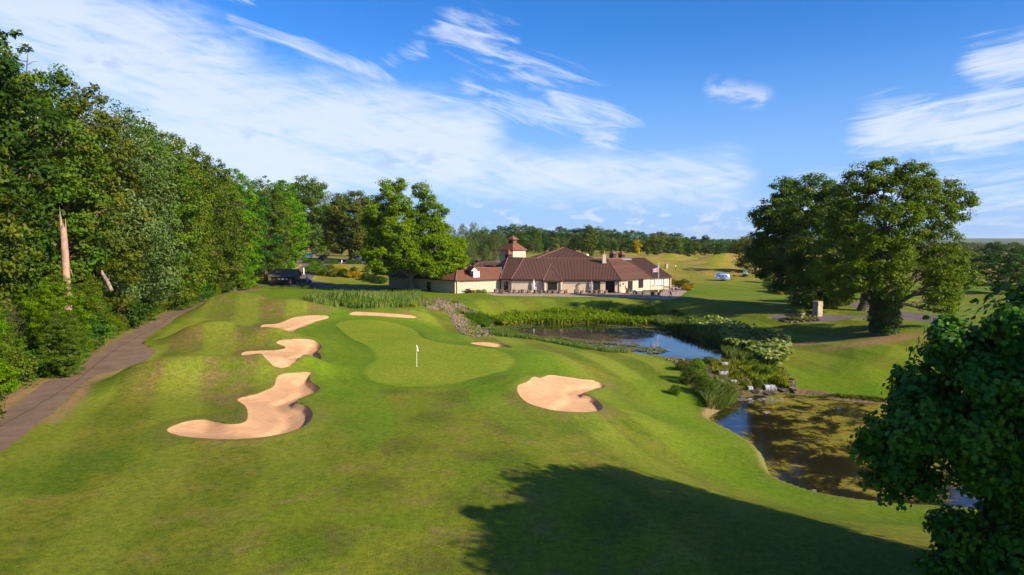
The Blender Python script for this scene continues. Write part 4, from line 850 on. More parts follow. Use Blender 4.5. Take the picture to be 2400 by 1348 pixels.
# distant wood: rows of trees
landmark = lambda x: next(l for a, l in ((1150, 'left of the tower'), (1195, 'just left of the tower cap'), (1240, 'just right of the tower cap'), (1285, 'left of the pyramid apex'), (1330, 'above the pyramid apex'), (1375, 'right of the pyramid apex'), (1415, 'above the white chimney'), (1450, 'above the twin cupolas'), (1490, 'left of the golden tree'), (1530, 'right of the golden tree'), (1580, 'above the flagpole'), (1630, 'above the golfer'), (1690, 'above the silver caravan'), (1740, 'by the copper tree'), (1800, 'at the left of the right hand trees'), (2250, 'behind the right hand trees'), (2330, 'right of the ivy clad tree'), (9999, 'at the right edge')) if x < a)
fk = ['far_mid', 'far_dark', 'far_olive', 'far_mid', 'far_grey', 'far_dark']; cnt = 0
top_line = lambda px: float(np.interp(px, [1100, 1200, 1240, 1300, 1400, 1450, 1550, 1650, 1720, 1800, 2000, 2500], [540, 526, 525, 532, 530, 537, 543, 556, 567, 570, 568, 566]))
for row, (dep, lift, st) in enumerate([(345, 42, 22), (400, 26, 20), (470, 12, 17), (560, 0, 15)]):
    px = 1090 + row * 7
    while px < 2460:
        if not (px > 1800 and row < 3):
            d = dep + rng.uniform(-14, 14); tp = top_line(px) + lift * 0.8 + rng.uniform(-4, 6); p = PY(px, tp, d); z0 = Hh(p[0], d); h = max(p[2] - z0, 7.5)
            fkk = fk[int(rng.integers(6))]; plant('wood_tree', fkk, (p[0], d, z0), h, rng.uniform(0, 6), '%s tree, %s row of the far wood, %s' % ({'far_mid': 'mid green', 'far_dark': 'dark', 'far_olive': 'olive', 'far_grey': 'grey green'}[fkk], ['nearest', 'second', 'third', 'skyline'][row], landmark(px)), group='trees of the far wood, row %s' % ['nearest', 'second', 'third', 'skyline'][row], wide=min(1.3, 16 / h))
        px += st + rng.uniform(-3, 4)

# ------------------------------------------------------------------ undergrowth at the right hand trees, beds and hedges
def shrub(px, py, h, key, label, wide=1.0, cat='shrub', name='shrub', group=None):
    p = G(px, py); return plant(name, key, p - Vector((0, 0, 0.08)), h, rng.uniform(0, 6), label, cat, group, wide)
shrub(1806, 664, 4.3, 'bush_mid', 'round clipped bush right of the golf cart')
for a in [(1800, 676, 1.9, 'bush_olive', 'low shrub with pale tips at the left of the dark hedge', 1.3), (1822, 684, 2.6, 'bush_dark', 'dark shrub in the hedge below the round clipped bush', 1.2), (1848, 688, 3.0, 'bush_dark', 'dark shrub beside the golden shrub', 1.1), (1866, 676, 3.4, 'bush_olive', 'grey green domed shrub behind the golden shrub', 1.1),
          (1880, 708, 4.6, 'bush_dark', 'tall dark shrub at the left foot of the broad tree', 1.0), (1898, 722, 3.6, 'bush_dark', 'dark shrub under the broad tree left of the stone pier', .9), (1945, 722, 3.9, 'bush_dark', 'dark rounded shrub right of the stone pier', 1.1), (1968, 716, 3.6, 'bush_olive', 'pale green shrub right of the stone pier', .9), (1925, 706, 4.0, 'bush_dark', 'dark shrub behind the stone pier', 1.1)]:
    shrub(*a)
shrub(1728, 884, .8, 'bush_olive', 'small olive plant on the ledges left of the middle fall'); shrub(1745, 905, .8, 'bush_mid', 'small green plant just left of the bottom falls'); shrub(1780, 905, 0.9, 'bush_olive', 'small plant between the two bottom falls')
shrub(1834, 690, 1.9, 'bush_yellow', 'bright yellow upright shrub in the dark hedge')
for a in [(1614, 680, 2.0, 'bush_yellow', 'large yellow and green domed shrub at the end of the terrace', 1.6), (1596, 672, 1.8, 'bush_olive', 'brownish shrub behind the yellow domed shrub', 1.4), (1580, 664, 1.5, 'bush_yellow', 'yellow shrub at the right corner of the clubhouse', 1.2), (1604, 667, 1.6, 'bush_olive', 'olive shrub behind the terrace path', 1.3), (1587, 667, 1.2, 'bush_purple', 'dark purple low shrub at the clubhouse corner', 1.2)]:
    shrub(*a)
for i, (px, py, h, k) in enumerate([(725, 640, 2.4, 'bush_mid'), (745, 643, 2.6, 'bush_bright'), (765, 646, 2.4, 'bush_mid'), (785, 648, 2.2, 'bush_olive'), (805, 648, 2.4, 'bush_dark'), (822, 650, 2.0, 'bush_yellow'), (840, 650, 2.0, 'bush_yellow'), (858, 656, 2.2, 'bush_dark'), (875, 660, 2.2, 'bush_dark'), (893, 664, 2.2, 'bush_dark'), (750, 630, 2.0, 'bush_mid'), (775, 632, 1.8, 'bush_olive'), (800, 634, 1.8, 'bush_yellow'), (830, 636, 1.6, 'bush_olive'), (860, 638, 1.8, 'bush_mid'), (735, 627, 2.2, 'bush_bright')]):
    shrub(px, py, h, k, '%s shrub in the driveway border, %s' % ({'bush_yellow': 'golden', 'bush_mid': 'mid green', 'bush_bright': 'bright green', 'bush_olive': 'olive', 'bush_dark': 'dark'}[k], ['front row, leftmost', 'front row, second from left', 'front row, third from left', 'front row, fourth', 'front row beside the golden ones', 'front row, left golden one', 'front row, right golden one', 'right of the golden ones', 'before the walnut crown', 'nearest the shaded wall', 'rear row, left', 'rear row, centre left', 'rear row, centre', 'rear row, centre right', 'rear row, right', 'rearmost at the left corner'][i]), 1.25, group='shrubs in the driveway border')
def hedge(px0, px1, py, h, m, lab, depth_w=1.3):
    a = G(px0, py); b = G(px1, py); o = empty('clipped_hedge', a); tag(o, lab, 'hedge'); d = b - a; Ln = d.length; n = int(Ln * 170)
    r = np.random.default_rng(int(px0)); t = r.random(n); side = r.integers(0, 3, n); u = r.uniform(-.5, .5, n) * depth_w; z = r.random(n) * h
    u = np.where(side == 0, -depth_w / 2, np.where(side == 1, depth_w / 2, u)); z = np.where(side == 2, h, z)
    dirv = np.array([d.x, d.y, 0]) / Ln; pn = np.array([dirv[1], -dirv[0], 0]); C = dirv[None] * (t * Ln)[:, None] + pn[None] * (-u[:, None]) + np.array([0, 0, 1])[None] * (z[:, None]) + r.normal(0, .05, (n, 3)); C[:, 2] += t * d.z
    Nn = np.where(side[:, None] == 2, np.array([[0, 0, 1.]]), pn[None] * (-np.sign(u))[:, None]) + r.normal(0, .4, (n, 3))
    Vv, Ff, va = leaves(C, Nn, 0.17, r.random(n), 'quad', 0.8, r); link('foliage', mesh_np('foliage', Vv, Ff, m, {'v': va}), o)
    mb = MB(); mb.box((d.x / 2, d.y / 2, h * .47 + d.z / 2), (Ln * .98, depth_w * .85, h * .9), math.atan2(d.y, d.x)); mb.obj('stems', 'leaf_dark', o)
for (a, b, py, h, m, lab) in [(683, 694, 615, 1.3, 'leaf_mid', 'short clipped hedge block nearest the white van'), (709, 733, 617, 1.2, 'leaf_mid', 'first long clipped hedge block in front of the car park'), (735, 753, 617, 1.2, 'leaf_mid', 'clipped hedge block left of the black car'), (760, 793, 618, 1.3, 'leaf_mid', 'clipped hedge block right of the black car'), (811, 848, 618.5, 1.3, 'leaf_mid', 'longest clipped hedge block below the blue cars'), (857, 875, 619, 1.2, 'leaf_mid', 'clipped hedge block partly behind the large tree'), (637, 677, 624, 1.6, 'leaf_yellow', 'golden clipped hedge behind the timber shed'), (673, 686, 624, 1.3, 'leaf_mid', 'green end block beside the golden hedge')]:
    hedge(a, b, py, h, m, lab)

# ------------------------------------------------------------------ reeds, pond plants, lilies
def scatter(poly, n, r, z=None, dens=None):
    lo = poly.min(0); hi = poly.max(0); out = np.empty((0, 2))
    while len(out) < n:
        q = r.uniform(lo, hi, (n * 3, 2)); q = q[sdf(poly, q[:, 0], q[:, 1], 1.0) < 0]
        out = np.concatenate([out, q])
        if len(q) == 0: break
    return out[:n]
def blades(name, poly, n, h, w, m, lab, seed, lean=0.25, z=None, n_tuft=0, cat=None, hv=0.35):
    r = np.random.default_rng(seed); Q = scatter(poly, n, r)
    if n_tuft:
        c = Q[:n_tuft]; k = r.integers(0, n_tuft, n); Q = c[k] + r.normal(0, .35, (n, 2))
    z0 = height(Q[:, 0], Q[:, 1]) if z is None else np.maximum(height(Q[:, 0], Q[:, 1]), z)
    hh = h * r.uniform(1 - hv, 1 + hv * .6, n) * (0.85 + 0.25 * vnoise(Q[:, 0], Q[:, 1], 1.6, seed)); a = r.uniform(0, 2 * math.pi, n); ww = w * r.uniform(.6, 1.3, n)
    lx = r.normal(0, lean, n) + 0.08; ly = r.normal(0, lean, n)
    b = np.stack([Q[:, 0], Q[:, 1], z0 - 0.05], 1); ux = np.stack([np.cos(a), np.sin(a), 0 * a], 1) * ww[:, None]
    md = b + np.stack([lx * hh * .35, ly * hh * .35, hh * .6], 1); tp = b + np.stack([lx * hh, ly * hh, hh], 1)
    Vv = np.stack([b - ux, b + ux, md + ux * .9, tp, md - ux * .9], 1).reshape(-1, 3); Ff = np.arange(n * 5).reshape(n, 5)
    patch = 0.5 + 0.5 * vnoise(Q[:, 0], Q[:, 1], 2.3, seed + 1); v = np.repeat(np.clip(.5 * patch + .5 * r.random(n), 0, 1), 5)
    o = link(name, mesh_np(name, Vv, Ff, m, {'v': v})); tag(o, lab, cat, kind='stuff'); return o
def broad(name, poly, n, h, leaf, m, lab, seed, z=None, shape='quad'):
    r = np.random.default_rng(seed); Q = scatter(poly, n, r); z0 = height(Q[:, 0], Q[:, 1]) if z is None else np.maximum(height(Q[:, 0], Q[:, 1]), z)
    zz_ = h * (0.35 + 0.65 * r.random(n) ** 0.6) * (0.8 + 0.3 * vnoise(Q[:, 0], Q[:, 1], 1.1, seed))
    C = np.stack([Q[:, 0], Q[:, 1], z0 + zz_], 1); Nn = np.stack([r.normal(0.1, .5, n), r.normal(-.35, .5, n), np.full(n, .8)], 1)
    Vv, Ff, va = leaves(C, Nn, leaf, np.clip(r.random(n) * .8 + .2 * vnoise(Q[:, 0], Q[:, 1], 1.5, 3) + .1, 0, 1), shape, 0.85, r)
    o = link(name, mesh_np(name, Vv, Ff, m, {'v': va})); tag(o, lab, kind='stuff')
blades('reed_bed', plan_g([(712, 700), (735, 690), (985, 692), (992, 708), (960, 720), (880, 722), (800, 720), (745, 712)]), 9000, 1.4, 0.05, 'leaf_reed', 'dense bed of blue green reeds between the mounds and the big tree', 71, 0.12)
blades('reed_bed_edge', plan_g([(780, 716), (840, 721), (980, 722), (985, 717), (800, 711)]), 1800, 0.9, 0.06, 'leaf_marsh', 'yellow green marsh plants along the front of the reed bed', 72, 0.35)
FARB = plan([(1150, 752), (1200, 746), (1300, 742), (1420, 742), (1530, 744), (1560, 756), (1530, 760), (1440, 757), (1340, 756), (1240, 756), (1180, 762)], WU + 0.2, 0)
blades('marsh_plants', FARB, 7500, 1.3, 0.06, 'leaf_marsh', 'tall marsh plants lining the far bank of the lily pond', 73, 0.22, z=WU)
broad('marsh_foliage', FARB, 4600, 1.35, 0.36, 'leaf_bright', 'leafy water plants among the far bank stems', 74, z=WU)
broad('skunk_cabbage', plan([(1155, 756), (1180, 750), (1215, 750), (1215, 758), (1180, 763)], WU + 0.2, 0), 500, 0.7, 0.55, 'leaf_marsh', 'bright yellow green broad leaves at the left corner of the lily pond', 75, z=WU)
RB = plan([(1515, 750), (1580, 748), (1640, 765), (1690, 782), (1720, 800), (1700, 812), (1650, 798), (1600, 780), (1550, 765)], WU + 0.3, 0)
blades('bulrush_bank', RB, 7500, 1.55, 0.05, 'leaf_reed', 'dense green rushes at the right side of the lily pond', 76, 0.16, z=WU)
broad('rush_leaves', RB, 1500, 1.5, 0.36, 'leaf_mid', 'dark leaves woven through the rushes', 77, z=WU)
BL = plan([(1680, 788), (1740, 785), (1800, 795), (1850, 812), (1856, 832), (1835, 855), (1800, 852), (1775, 838), (1740, 822), (1700, 812)], WU + 0.4, 0)
broad('butterbur_patch', BL, 3600, 1.5, 0.62, 'leaf_broad', 'large round pale leaves heaped at the right corner of the lily pond', 78, z=WU, shape='maple')
broad('butterbur_patch', plan([(1610, 760), (1680, 765), (1740, 780), (1800, 795), (1760, 803), (1690, 795), (1640, 780)], WU + .4, 0), 1500, 1.4, 0.42, 'leaf_broad', 'band of large pale leaves behind the rushes', 79, z=WU, shape='maple')
blades('reeds', plan([(1690, 828), (1720, 806), (1770, 812), (1800, 835), (1760, 848), (1710, 845)], WU, 0), 2600, 1.1, 0.035, 'leaf_reed', 'thin pale reeds in front of the large leaves', 80, 0.2, z=WU)
NB = plan([(1160, 785), (1190, 780), (1250, 790), (1330, 803), (1420, 820), (1480, 828), (1420, 828), (1330, 814), (1240, 800), (1190, 795)], WU + 0.1, 0)
blades('bank_grass', NB, 4500, 0.62, 0.03, 'leaf_reed', 'wispy grasses on the near bank of the lily pond', 81, 0.3, z=WU)
blades('bank_grass', plan([(1150, 770), (1190, 766), (1215, 782), (1190, 796), (1150, 790)], WU + .2, 0), 1800, 0.95, 0.035, 'leaf_reed', 'taller grasses at the left corner of the lily pond', 82, 0.25, z=WU)
blades('scrub', plan_g([(1085, 735), (1140, 742), (1165, 756), (1140, 770), (1110, 755)]), 2400, 0.9, 0.05, 'leaf_mid', 'green scrub between the stones and the lily pond', 83, 0.4)
def pads(poly, n, size, lab, seed, thr=-9):
    r = np.random.default_rng(seed); Q = scatter(poly, n, r); Q = Q[(vnoise(Q[:, 0], Q[:, 1], 1.5, seed) > thr) & (sdf(POND_U, Q[:, 0], Q[:, 1]) < -0.1)]; n = len(Q); k = 7; a = np.linspace(0, 2 * math.pi, k, endpoint=False)
    s = size * r.uniform(.5, 1.25, n); tl = r.normal(0, .10, (n, 2)); cx = Q[:, 0][:, None] + s[:, None] * np.cos(a); cy = Q[:, 1][:, None] + s[:, None] * np.sin(a)
    cz = WU + 0.03 + r.uniform(0, .05, n)[:, None] + np.abs((tl[:, :1] * np.cos(a) + tl[:, 1:] * np.sin(a)) * s[:, None] * 3)
    Vv = np.stack([cx, cy, cz], 2).reshape(-1, 3); o = link('lily_pads', mesh_np('lily_pads', Vv, np.arange(n * k).reshape(n, k), 'leaf_pad', {'v': np.repeat(r.random(n), k)})); tag(o, lab, kind='stuff')
pads(plan([(1255, 790), (1330, 790), (1400, 800), (1480, 805), (1550, 814), (1568, 822), (1540, 830), (1480, 827), (1400, 815), (1320, 800)], WU, 0), 2400, 0.17, 'floating lily pads along the near side of the lily pond', 91, -.35)
pads(plan([(1420, 780), (1480, 772), (1530, 778), (1535, 789), (1480, 794), (1430, 790)], WU, 0), 700, 0.17, 'oval island of lily pads in the middle of the pond', 92)
pads(plan([(1400, 762), (1470, 757), (1540, 762), (1590, 775), (1560, 785), (1500, 778), (1430, 775)], WU, 0), 1500, 0.17, 'dull lily pads crowding the far right of the pond', 93, -.2)
pads(plan([(1160, 765), (1230, 757), (1400, 756), (1400, 764), (1280, 765), (1200, 775)], WU, 0), 900, 0.15, 'scattered lily pads on the far left of the pond', 94, .1)

# ------------------------------------------------------------------ rocks
def rock_mesh(seed, flat=0.6, mt='rock'):
    r = random.Random(seed); import bmesh
    bm = bmesh.new(); bmesh.ops.create_icosphere(bm, subdivisions=1, radius=0.5)
    for v in bm.verts:
        v.co = Vector((v.co.x * r.uniform(.75, 1.3), v.co.y * r.uniform(.75, 1.3), max(-.35, min(.34, v.co.z)) * flat * r.uniform(.8, 1.25)))
    me = bpy.data.meshes.new('rock'); bm.to_mesh(me); bm.free(); me.materials.append(MATS[mt]); return me
RM = [rock_mesh(i, 0.55 + .12 * i) for i in range(5)]; RW = [rock_mesh(i + 9, 0.5 + .1 * i, 'wet_rock') for i in range(5)]
def rocks(poly, n, smin, smax, lab, grp, seed, zmin=-99):
    r = np.random.default_rng(seed); Q = scatter(poly, n, r)
    for i, (x, y) in enumerate(Q):
        s = r.uniform(smin, smax); o = link('rock', (RW if seed in (102, 103) and i % 5 else RM)[i % 5], None, (x, y, max(Hh(x, y), zmin) + s * .12), (r.uniform(-.2, .2), r.uniform(-.2, .2), r.uniform(0, 6)), (s * 1.25, s, s)); tag(o, lab, 'rock', grp)
rocks(SCREE, 60, 0.25, 0.75, 'grey brown stone in the rubble bank between the reed bed and the lily pond', 'stones of the rubble bank', 101)
blades('rubble_plants', SCREE, 2600, 0.5, 0.05, 'leaf_marsh', 'tufts of grass and weeds growing through the rubble bank', 88, 0.5, n_tuft=70)
def scree():
    r = np.random.default_rng(3); Q = scatter(SCREE, 1500, r); s = r.uniform(.08, .3, len(Q)); z = height(Q[:, 0], Q[:, 1]); oc = np.array([(1, 0, 0), (0, 1, 0), (-1, 0, 0), (0, -1, 0), (0, 0, .7), (0, 0, -.5)])
    jit = r.uniform(.6, 1.3, (len(Q), 6, 1)); V_ = np.stack([Q[:, 0], Q[:, 1], z + .03], 1)[:, None] + oc[None] * s[:, None, None] * jit
    f = np.array([(0, 1, 4), (1, 2, 4), (2, 3, 4), (3, 0, 4), (1, 0, 5), (2, 1, 5), (3, 2, 5), (0, 3, 5)]); Ff = (np.arange(len(Q))[:, None, None] * 6 + f[None]).reshape(-1, 3)
    o = link('rubble', mesh_np('rubble', V_.reshape(-1, 3), Ff, 'rock')); tag(o, 'loose brown rubble covering the bank beside the lily pond', kind='stuff')
scree()
def slab():
    r = random.Random(8)
    for i, (px, py, w) in enumerate([(1702, 866, 1.9), (1730, 870, 1.4), (1690, 884, 1.6), (1712, 892, 2.0), (1742, 893, 1.6), (1700, 905, 1.8), (1735, 908, 2.1), (1770, 918, 1.7), (1805, 921, 2.2), (1725, 922, 1.9), (1785, 930, 1.8), (1838, 915, 1.5), (1680, 850, 1.3), (1755, 878, 1.3)]):
        p = G(px, py); o = link('rock', RW[i % 5], None, (p.x, p.y, p.z + .06), (0, r.uniform(-.1, .1), r.uniform(-.3, .3)), (w, w * .5, .75)); tag(o, 'broad flat wet ledge of rock that the cascade runs over', 'rock', 'ledges of the cascade')
rocks(plan_g([(1660, 855), (1740, 850), (1800, 860), (1850, 905), (1850, 930), (1720, 932), (1700, 900)]), 40, 0.3, 0.8, 'brown rock slab in the cascade between the two ponds', 'rocks of the cascade', 102)
slab()
rocks(plan_g([(1830, 860), (1850, 870), (1870, 925), (1850, 925)]), 14, 0.4, 0.9, 'brown rock edging the right side of the cascade', 'rocks right of the cascade', 103)
rocks(plan_g([(1560, 838), (1600, 842), (1620, 850), (1600, 852), (1565, 846)]), 10, 0.25, 0.6, 'pale stone at the outlet of the lily pond', 'stones at the pond outlet', 104)
rocks(plan_g([(1100, 775), (1150, 775), (1160, 790), (1120, 792)]), 14, 0.3, 0.8, 'stone at the left shore of the lily pond', 'stones on the pond shore', 105)
p = PZ(1795, 967, WL); o = link('rock', RM[1], None, (p[0], p[1], WL + .05), (0, 0, .4), (1.3, .6, .4)); tag(o, 'flat pale stone lying alone in the lower pond', 'rock')
p = PZ(1907, 1158, WL + .3); o = link('rock', RM[2], None, (p[0], p[1], Hh(p[0], p[1]) + .05), (0, 0, .4), (.5, .35, .35)); tag(o, 'small pinkish stone on the near shore of the lower pond', 'rock')
# falling water
def fall(px, py, w, dz, lab, z):
    g_ = G(px, py); x, y = g_.x, g_.y - .1; z = g_.z + dz * .72; y -= .3; lg = link('rock', RW[px % 5], None, (x, y + .55, z - .10), (0, 0, .1), (w * 1.5, .95, .6)); tag(lg, 'wet ledge of rock over which water falls, ' + lab, 'rock', 'ledges of the cascade'); r = random.Random(px); mb = MB(); n = max(6, int(w / .05))
    cw = w / n
    for i in range(n):
        xx = x - w / 2 + cw * i; dd = dz * (0.45 + 0.6 * r.random()); gap = cw * r.uniform(0.0, .30); j = r.uniform(-.03, .03)
        if r.random() < .14: continue
        rows = [(y + .45, z + .03, 0), (y + .05 + j, z, 0), (y - .06 + j, z - dd * .45, .12), (y - .10 + j, z - dd, .32)]
        for (ya, za, ga), (yb, zb, gb) in zip(rows, rows[1:]):
            mb.poly([(xx + gap * .5 + cw * ga, ya, za), (xx + cw - gap * .5 - cw * ga, ya, za), (xx + cw - gap * .5 - cw * gb, yb, zb), (xx + gap * .5 + cw * gb, yb, zb)])
    o = mb.obj('waterfall', 'foam'); tag(o, lab, 'waterfall')
fall(1697, 857, 0.75, .55, 'topmost white fall of the cascade', -1.35); fall(1694, 878, 1.0, .5, 'second white fall of the cascade', -1.8); fall(1688, 897, 0.5, .45, 'narrow slanting fall on the left of the cascade', -2.2)
fall(1718, 897, 0.6, .4, 'short fall in the middle of the cascade', -2.3); fall(1757, 914, 0.5, .55, 'narrow white fall left of the bottom pair', -2.8); fall(1803, 913, 1.15, .65, 'widest white fall at the foot of the cascade', -2.75)
mb = MB(); r_ = random.Random(2)
for i in range(46):
    px = r_.uniform(1725, 1835); py = r_.uniform(934, 939); q = PZ(px, py, WL + .03); s = r_.uniform(.05, .2); mb.poly([(q[0] + s * math.cos(t) * r_.uniform(.8, 2.6), q[1] + s * .5 * math.sin(t), q[2]) for t in np.linspace(0, 6.28, 7)[:-1]])
tag(mb.obj('foam', 'foam'), 'broken white foam where the cascade meets the lower pond', kind='stuff')
# cascade vegetation
for a in [(1625, 900, 2.6, 'bush_olive', 'tallest olive shrub at the left side of the cascade', .9), (1650, 925, 2.3, 'bush_mid', 'leafy shrub low on the left of the cascade', .9), (1600, 868, 1.3, 'bush_olive', 'small shrub above the left of the cascade', 1.1), (1582, 925, 1.2, 'bush_mid', 'outlying shrub on the grass left of the cascade', 1), (1765, 862, 1.2, 'bush_olive', 'shrub near the top of the cascade', 1.2), (1775, 880, 1.4, 'bush_mid', 'feathery green plant in the middle of the cascade', .9),
          (1800, 885, 1.3, 'bush_mid', 'feathery green plant right of the middle of the cascade', .9), (1820, 900, 1.0, 'bush_olive', 'low plant at the right side of the cascade', 1.2), (1776, 912, 0.7, 'bush_marsh' if 'bush_marsh' in PROTO else 'bush_olive', 'tuft between the two lowest falls', 1.1), (1635, 870, 1.7, 'bush_bright', 'light shrub behind the tallest one left of the cascade', 1.0), (1765, 850, 1.0, 'bush_dark', 'brownish plant under the large leaves', 1.3), (1660, 850, .8, 'bush_olive', 'low plant at the rim of the lily pond', 1.6)]:
    shrub(*a)
blades('marsh_grass', plan_g([(1640, 915), (1690, 905), (1725, 925), (1722, 950), (1690, 962), (1660, 958)]), 2600, 1.25, 0.035, 'leaf_reed', 'long arching grass spilling into the lower pond', 84, 0.45, z=WL)
blades('marsh_grass', plan_g([(1740, 846), (1800, 850), (1840, 880), (1850, 912), (1815, 905), (1790, 900), (1765, 890), (1735, 868)]), 2600, 0.8, 0.045, 'leaf_marsh', 'grasses growing between the cascade rocks', 85, 0.4)
blades('cascade_plants', plan_g([(1665, 846), (1745, 848), (1770, 885), (1760, 915), (1700, 912), (1672, 880)]), 1500, 0.5, 0.05, 'leaf_marsh', 'low plants between the wet ledges of the cascade', 87, 0.5)
blades('shore_grass', plan_g([(1840, 922), (1960, 925), (2080, 938), (2200, 940), (2200, 946), (2060, 944), (1950, 932), (1850, 929)]), 1500, 0.3, 0.03, 'leaf_marsh', 'ragged grass fringe hanging over the bare pond bank', 86, 0.4)

# ------------------------------------------------------------------ clubhouse
def roof_mesh_parts(parent, pts, kind, name='roof_slope'):
    """pts: eave a, eave b, then top points (b side first). thick slab with real tile rolls"""
    P = [Vector(p) for p in pts]; n = (P[1] - P[0]).cross(P[2] - P[1]).normalized()
    if n.z < 0: n = -n
    mb = MB(); t = 0.14; low = [p - n * t for p in P]; k = len(P)
    mb.poly(P) ; mb.poly(list(reversed(low)))
    for i in range(k): mb.poly([low[i], low[(i + 1) % k], P[(i + 1) % k], P[i]])
    sl = mb.obj(name, 'tile_gap' if kind == 'pantile' else ('brown_tile' if kind == 'brown' else 'plain_tile'), parent)
    e = (P[1] - P[0]); L = e.length; e = e / L; up = n.cross(e)
    if up.z < 0: up = -up
    q = [((p - P[0]).dot(e), (p - P[0]).dot(up)) for p in P]
    rb = MB(); step = 0.34 if kind == 'pantile' else 0.30
    if kind == 'pantile':
        umin = min(a for a, b in q); umax = max(a for a, b in q); u = umin + step / 2
        while u < umax:
            iv = []
            for i in range(k):
                (a0, b0), (a1, b1) = q[i], q[(i + 1) % k]
                if (a0 - u) * (a1 - u) < 0: iv.append(b0 + (b1 - b0) * (u - a0) / (a1 - a0))
            if len(iv) >= 2 and max(iv) - min(iv) > .2:
                v0, v1 = min(iv) + .02, max(iv) - .03; c0 = P[0] + e * u + up * v0; c1 = P[0] + e * u + up * v1; w = step * .31
                rb.hexa([c0 - e * w + n * .004, c0 + e * w + n * .004, c1 + e * w + n * .004, c1 - e * w + n * .004, c0 - e * w * .55 + n * .085, c0 + e * w * .55 + n * .085, c1 + e * w * .55 + n * .085, c1 - e * w * .55 + n * .085])
            u += step
        o = rb.obj('tile_rolls', 'pantile', sl); o['kind'] = 'stuff'
    else:
        vmax = max(b for a, b in q); v = step
        while v < vmax - .05:
            iv = []
            for i in range(k):
                (a0, b0), (a1, b1) = q[i], q[(i + 1) % k]
                if (b0 - v) * (b1 - v) < 0: iv.append(a0 + (a1 - a0) * (v - b0) / (b1 - b0))
            if len(iv) >= 2:
                c0 = P[0] + up * v + e * (min(iv) + .02); c1 = P[0] + up * v + e * (max(iv) - .02)
                rb.hexa([c0 + n * .003, c1 + n * .003, c1 + up * step * .93 + n * .003, c0 + up * step * .93 + n * .003, c0 + n * .04, c1 + n * .04, c1 + up * step * .93 + n * .012, c0 + up * step * .93 + n * .012]) if v + step < vmax else None
            v += step
        if rb.v: o = rb.obj('tile_courses', 'brown_tile' if kind == 'brown' else 'plain_tile', sl); o['kind'] = 'stuff'
    return sl
def cap(parent, a, b, r=0.13, m='ridge_tile', name='ridge'):
    mb = MB(); a = Vector(a); b = Vector(b); mb.tube([a + Vector((0, 0, .05)), b + Vector((0, 0, .05))], [r, r], 7); mb.obj(name, m, parent)
def plane_from(p, q, r): p, q, r = map(Vector, (p, q, r)); return p, (q - p).cross(r - p).normalized()
def rp(px, py, pl):
    d = Vector(ray(px, py)); o = Vector((0, 0, CAMZ)); p, n = pl; t = (p - o).dot(n) / d.dot(n); return o + d * t
EZ = 3.0
club = empty('clubhouse', (10, 160, 0)); tag(club, 'long low stone clubhouse with brown tiled hipped roofs beyond the lily pond', 'clubhouse')
def clubpart():
    pass
BASE = Vector((10, 160, 0))
class Off:                                  # parts are built in world metres under an empty away from the origin
    pass
croot = club; club.location = (0, 0, 0)
def ev(px, py, z=EZ): return Vector(PZ(px, py, z))
A0 = ev(1172, 653.8); B0 = ev(1198, 654.8); C0 = ev(1456, 656.3); D0 = ev(1528, 650.3); D1 = ev(1575, 648.5)
TBL = Vector(PY(1228, 605, 166)); pB = plane_from(B0, C0, TBL); TBR = rp(1424, 607, pB)
pC = plane_from(C0, D0, TBR); TCR = rp(1465, 605.5, pC); pD = plane_from(D0, D1, TCR); TDR = rp(1508, 603.5, pD)
pA = plane_from(A0, B0, TBL); TAL = rp(1190, 604, pA)
roof = MB()
for pts, kd in (((A0, B0, TBL, TAL), 'brown'), ((B0, C0, TBR, TBL), 'pantile'), ((C0, D0, TCR, TBR), 'brown'), ((D0, D1, TDR, TCR), 'pantile')):
    roof_mesh_parts(croot, pts, kd)
for a, b in ((A0, TAL), (B0, TBL), (TBL, TBR), (C0, TBR), (TBR, TCR), (D0, TCR), (TCR, TDR), (D1, TDR), (TAL, TBL)): cap(croot, a, b, .11)
# rear slopes
R1 = Vector((D1.x + 1.0, D1.y + 16, EZ)); R0 = Vector((A0.x - 4, A0.y + 26, EZ)); RM_ = Vector((TBR.x, 186, EZ))
roof_mesh_parts(croot, (D1, R1, TDR), 'pantile')
bk_ = MB(); bk_.poly([TAL, TBL, TBR, TCR, TDR, R1, RM_, R0]); bk_.obj('rear_roof', 'plain_tile', croot)
roof_mesh_parts(croot, (R0, A0, TAL), 'plain')
# left wing E (sunlit) and F (shaded)
E0 = ev(1068, 656.8); E1 = ev(1174, 653.5); TE0 = Vector(PY(1072, 628, 158.5)); pE = plane_from(E0, E1, TE0); TE1 = rp(1174, 628, pE)
roof_mesh_parts(croot, (E0, E1, TE1, TE0), 'plain')
F0 = ev(909, 646.3); pF = plane_from(F0, E0, TE0); TF0 = rp(934, 626, pF)
roof_mesh_parts(croot, (F0, E0, TE0, TF0), 'plain')
cap(croot, E0, TE0, .12); cap(croot, TE0, TE1, .12); cap(croot, TE0, TF0, .12); cap(croot, F0, TF0, .1); cap(croot, E1 + Vector((0, 0, .1)), TE1 + Vector((0, 0, .1)), .08, 'lead', 'flashing')
rb_ = MB(); FB = F0 + Vector((6, 8, 0)); EB = Vector((-4, 170, EZ)); rb_.poly([TF0, TE0, TE1, EB, FB]); rb_.poly([F0, TF0, FB]); rb_.obj('rear_roof', 'plain_tile', croot)
# roof behind the sunlit wing
g0, g1, g2, g3 = Vector(PY(1106, 628, 172)), Vector(PY(1176, 628, 172)), Vector(PY(1176, 615, 177)), Vector(PY(1123, 615, 177))
roof_mesh_parts(croot, (g0, g1, g2, g3), 'pantile'); cap(croot, g3, g2, .1); cap(croot, g0, g3, .1)
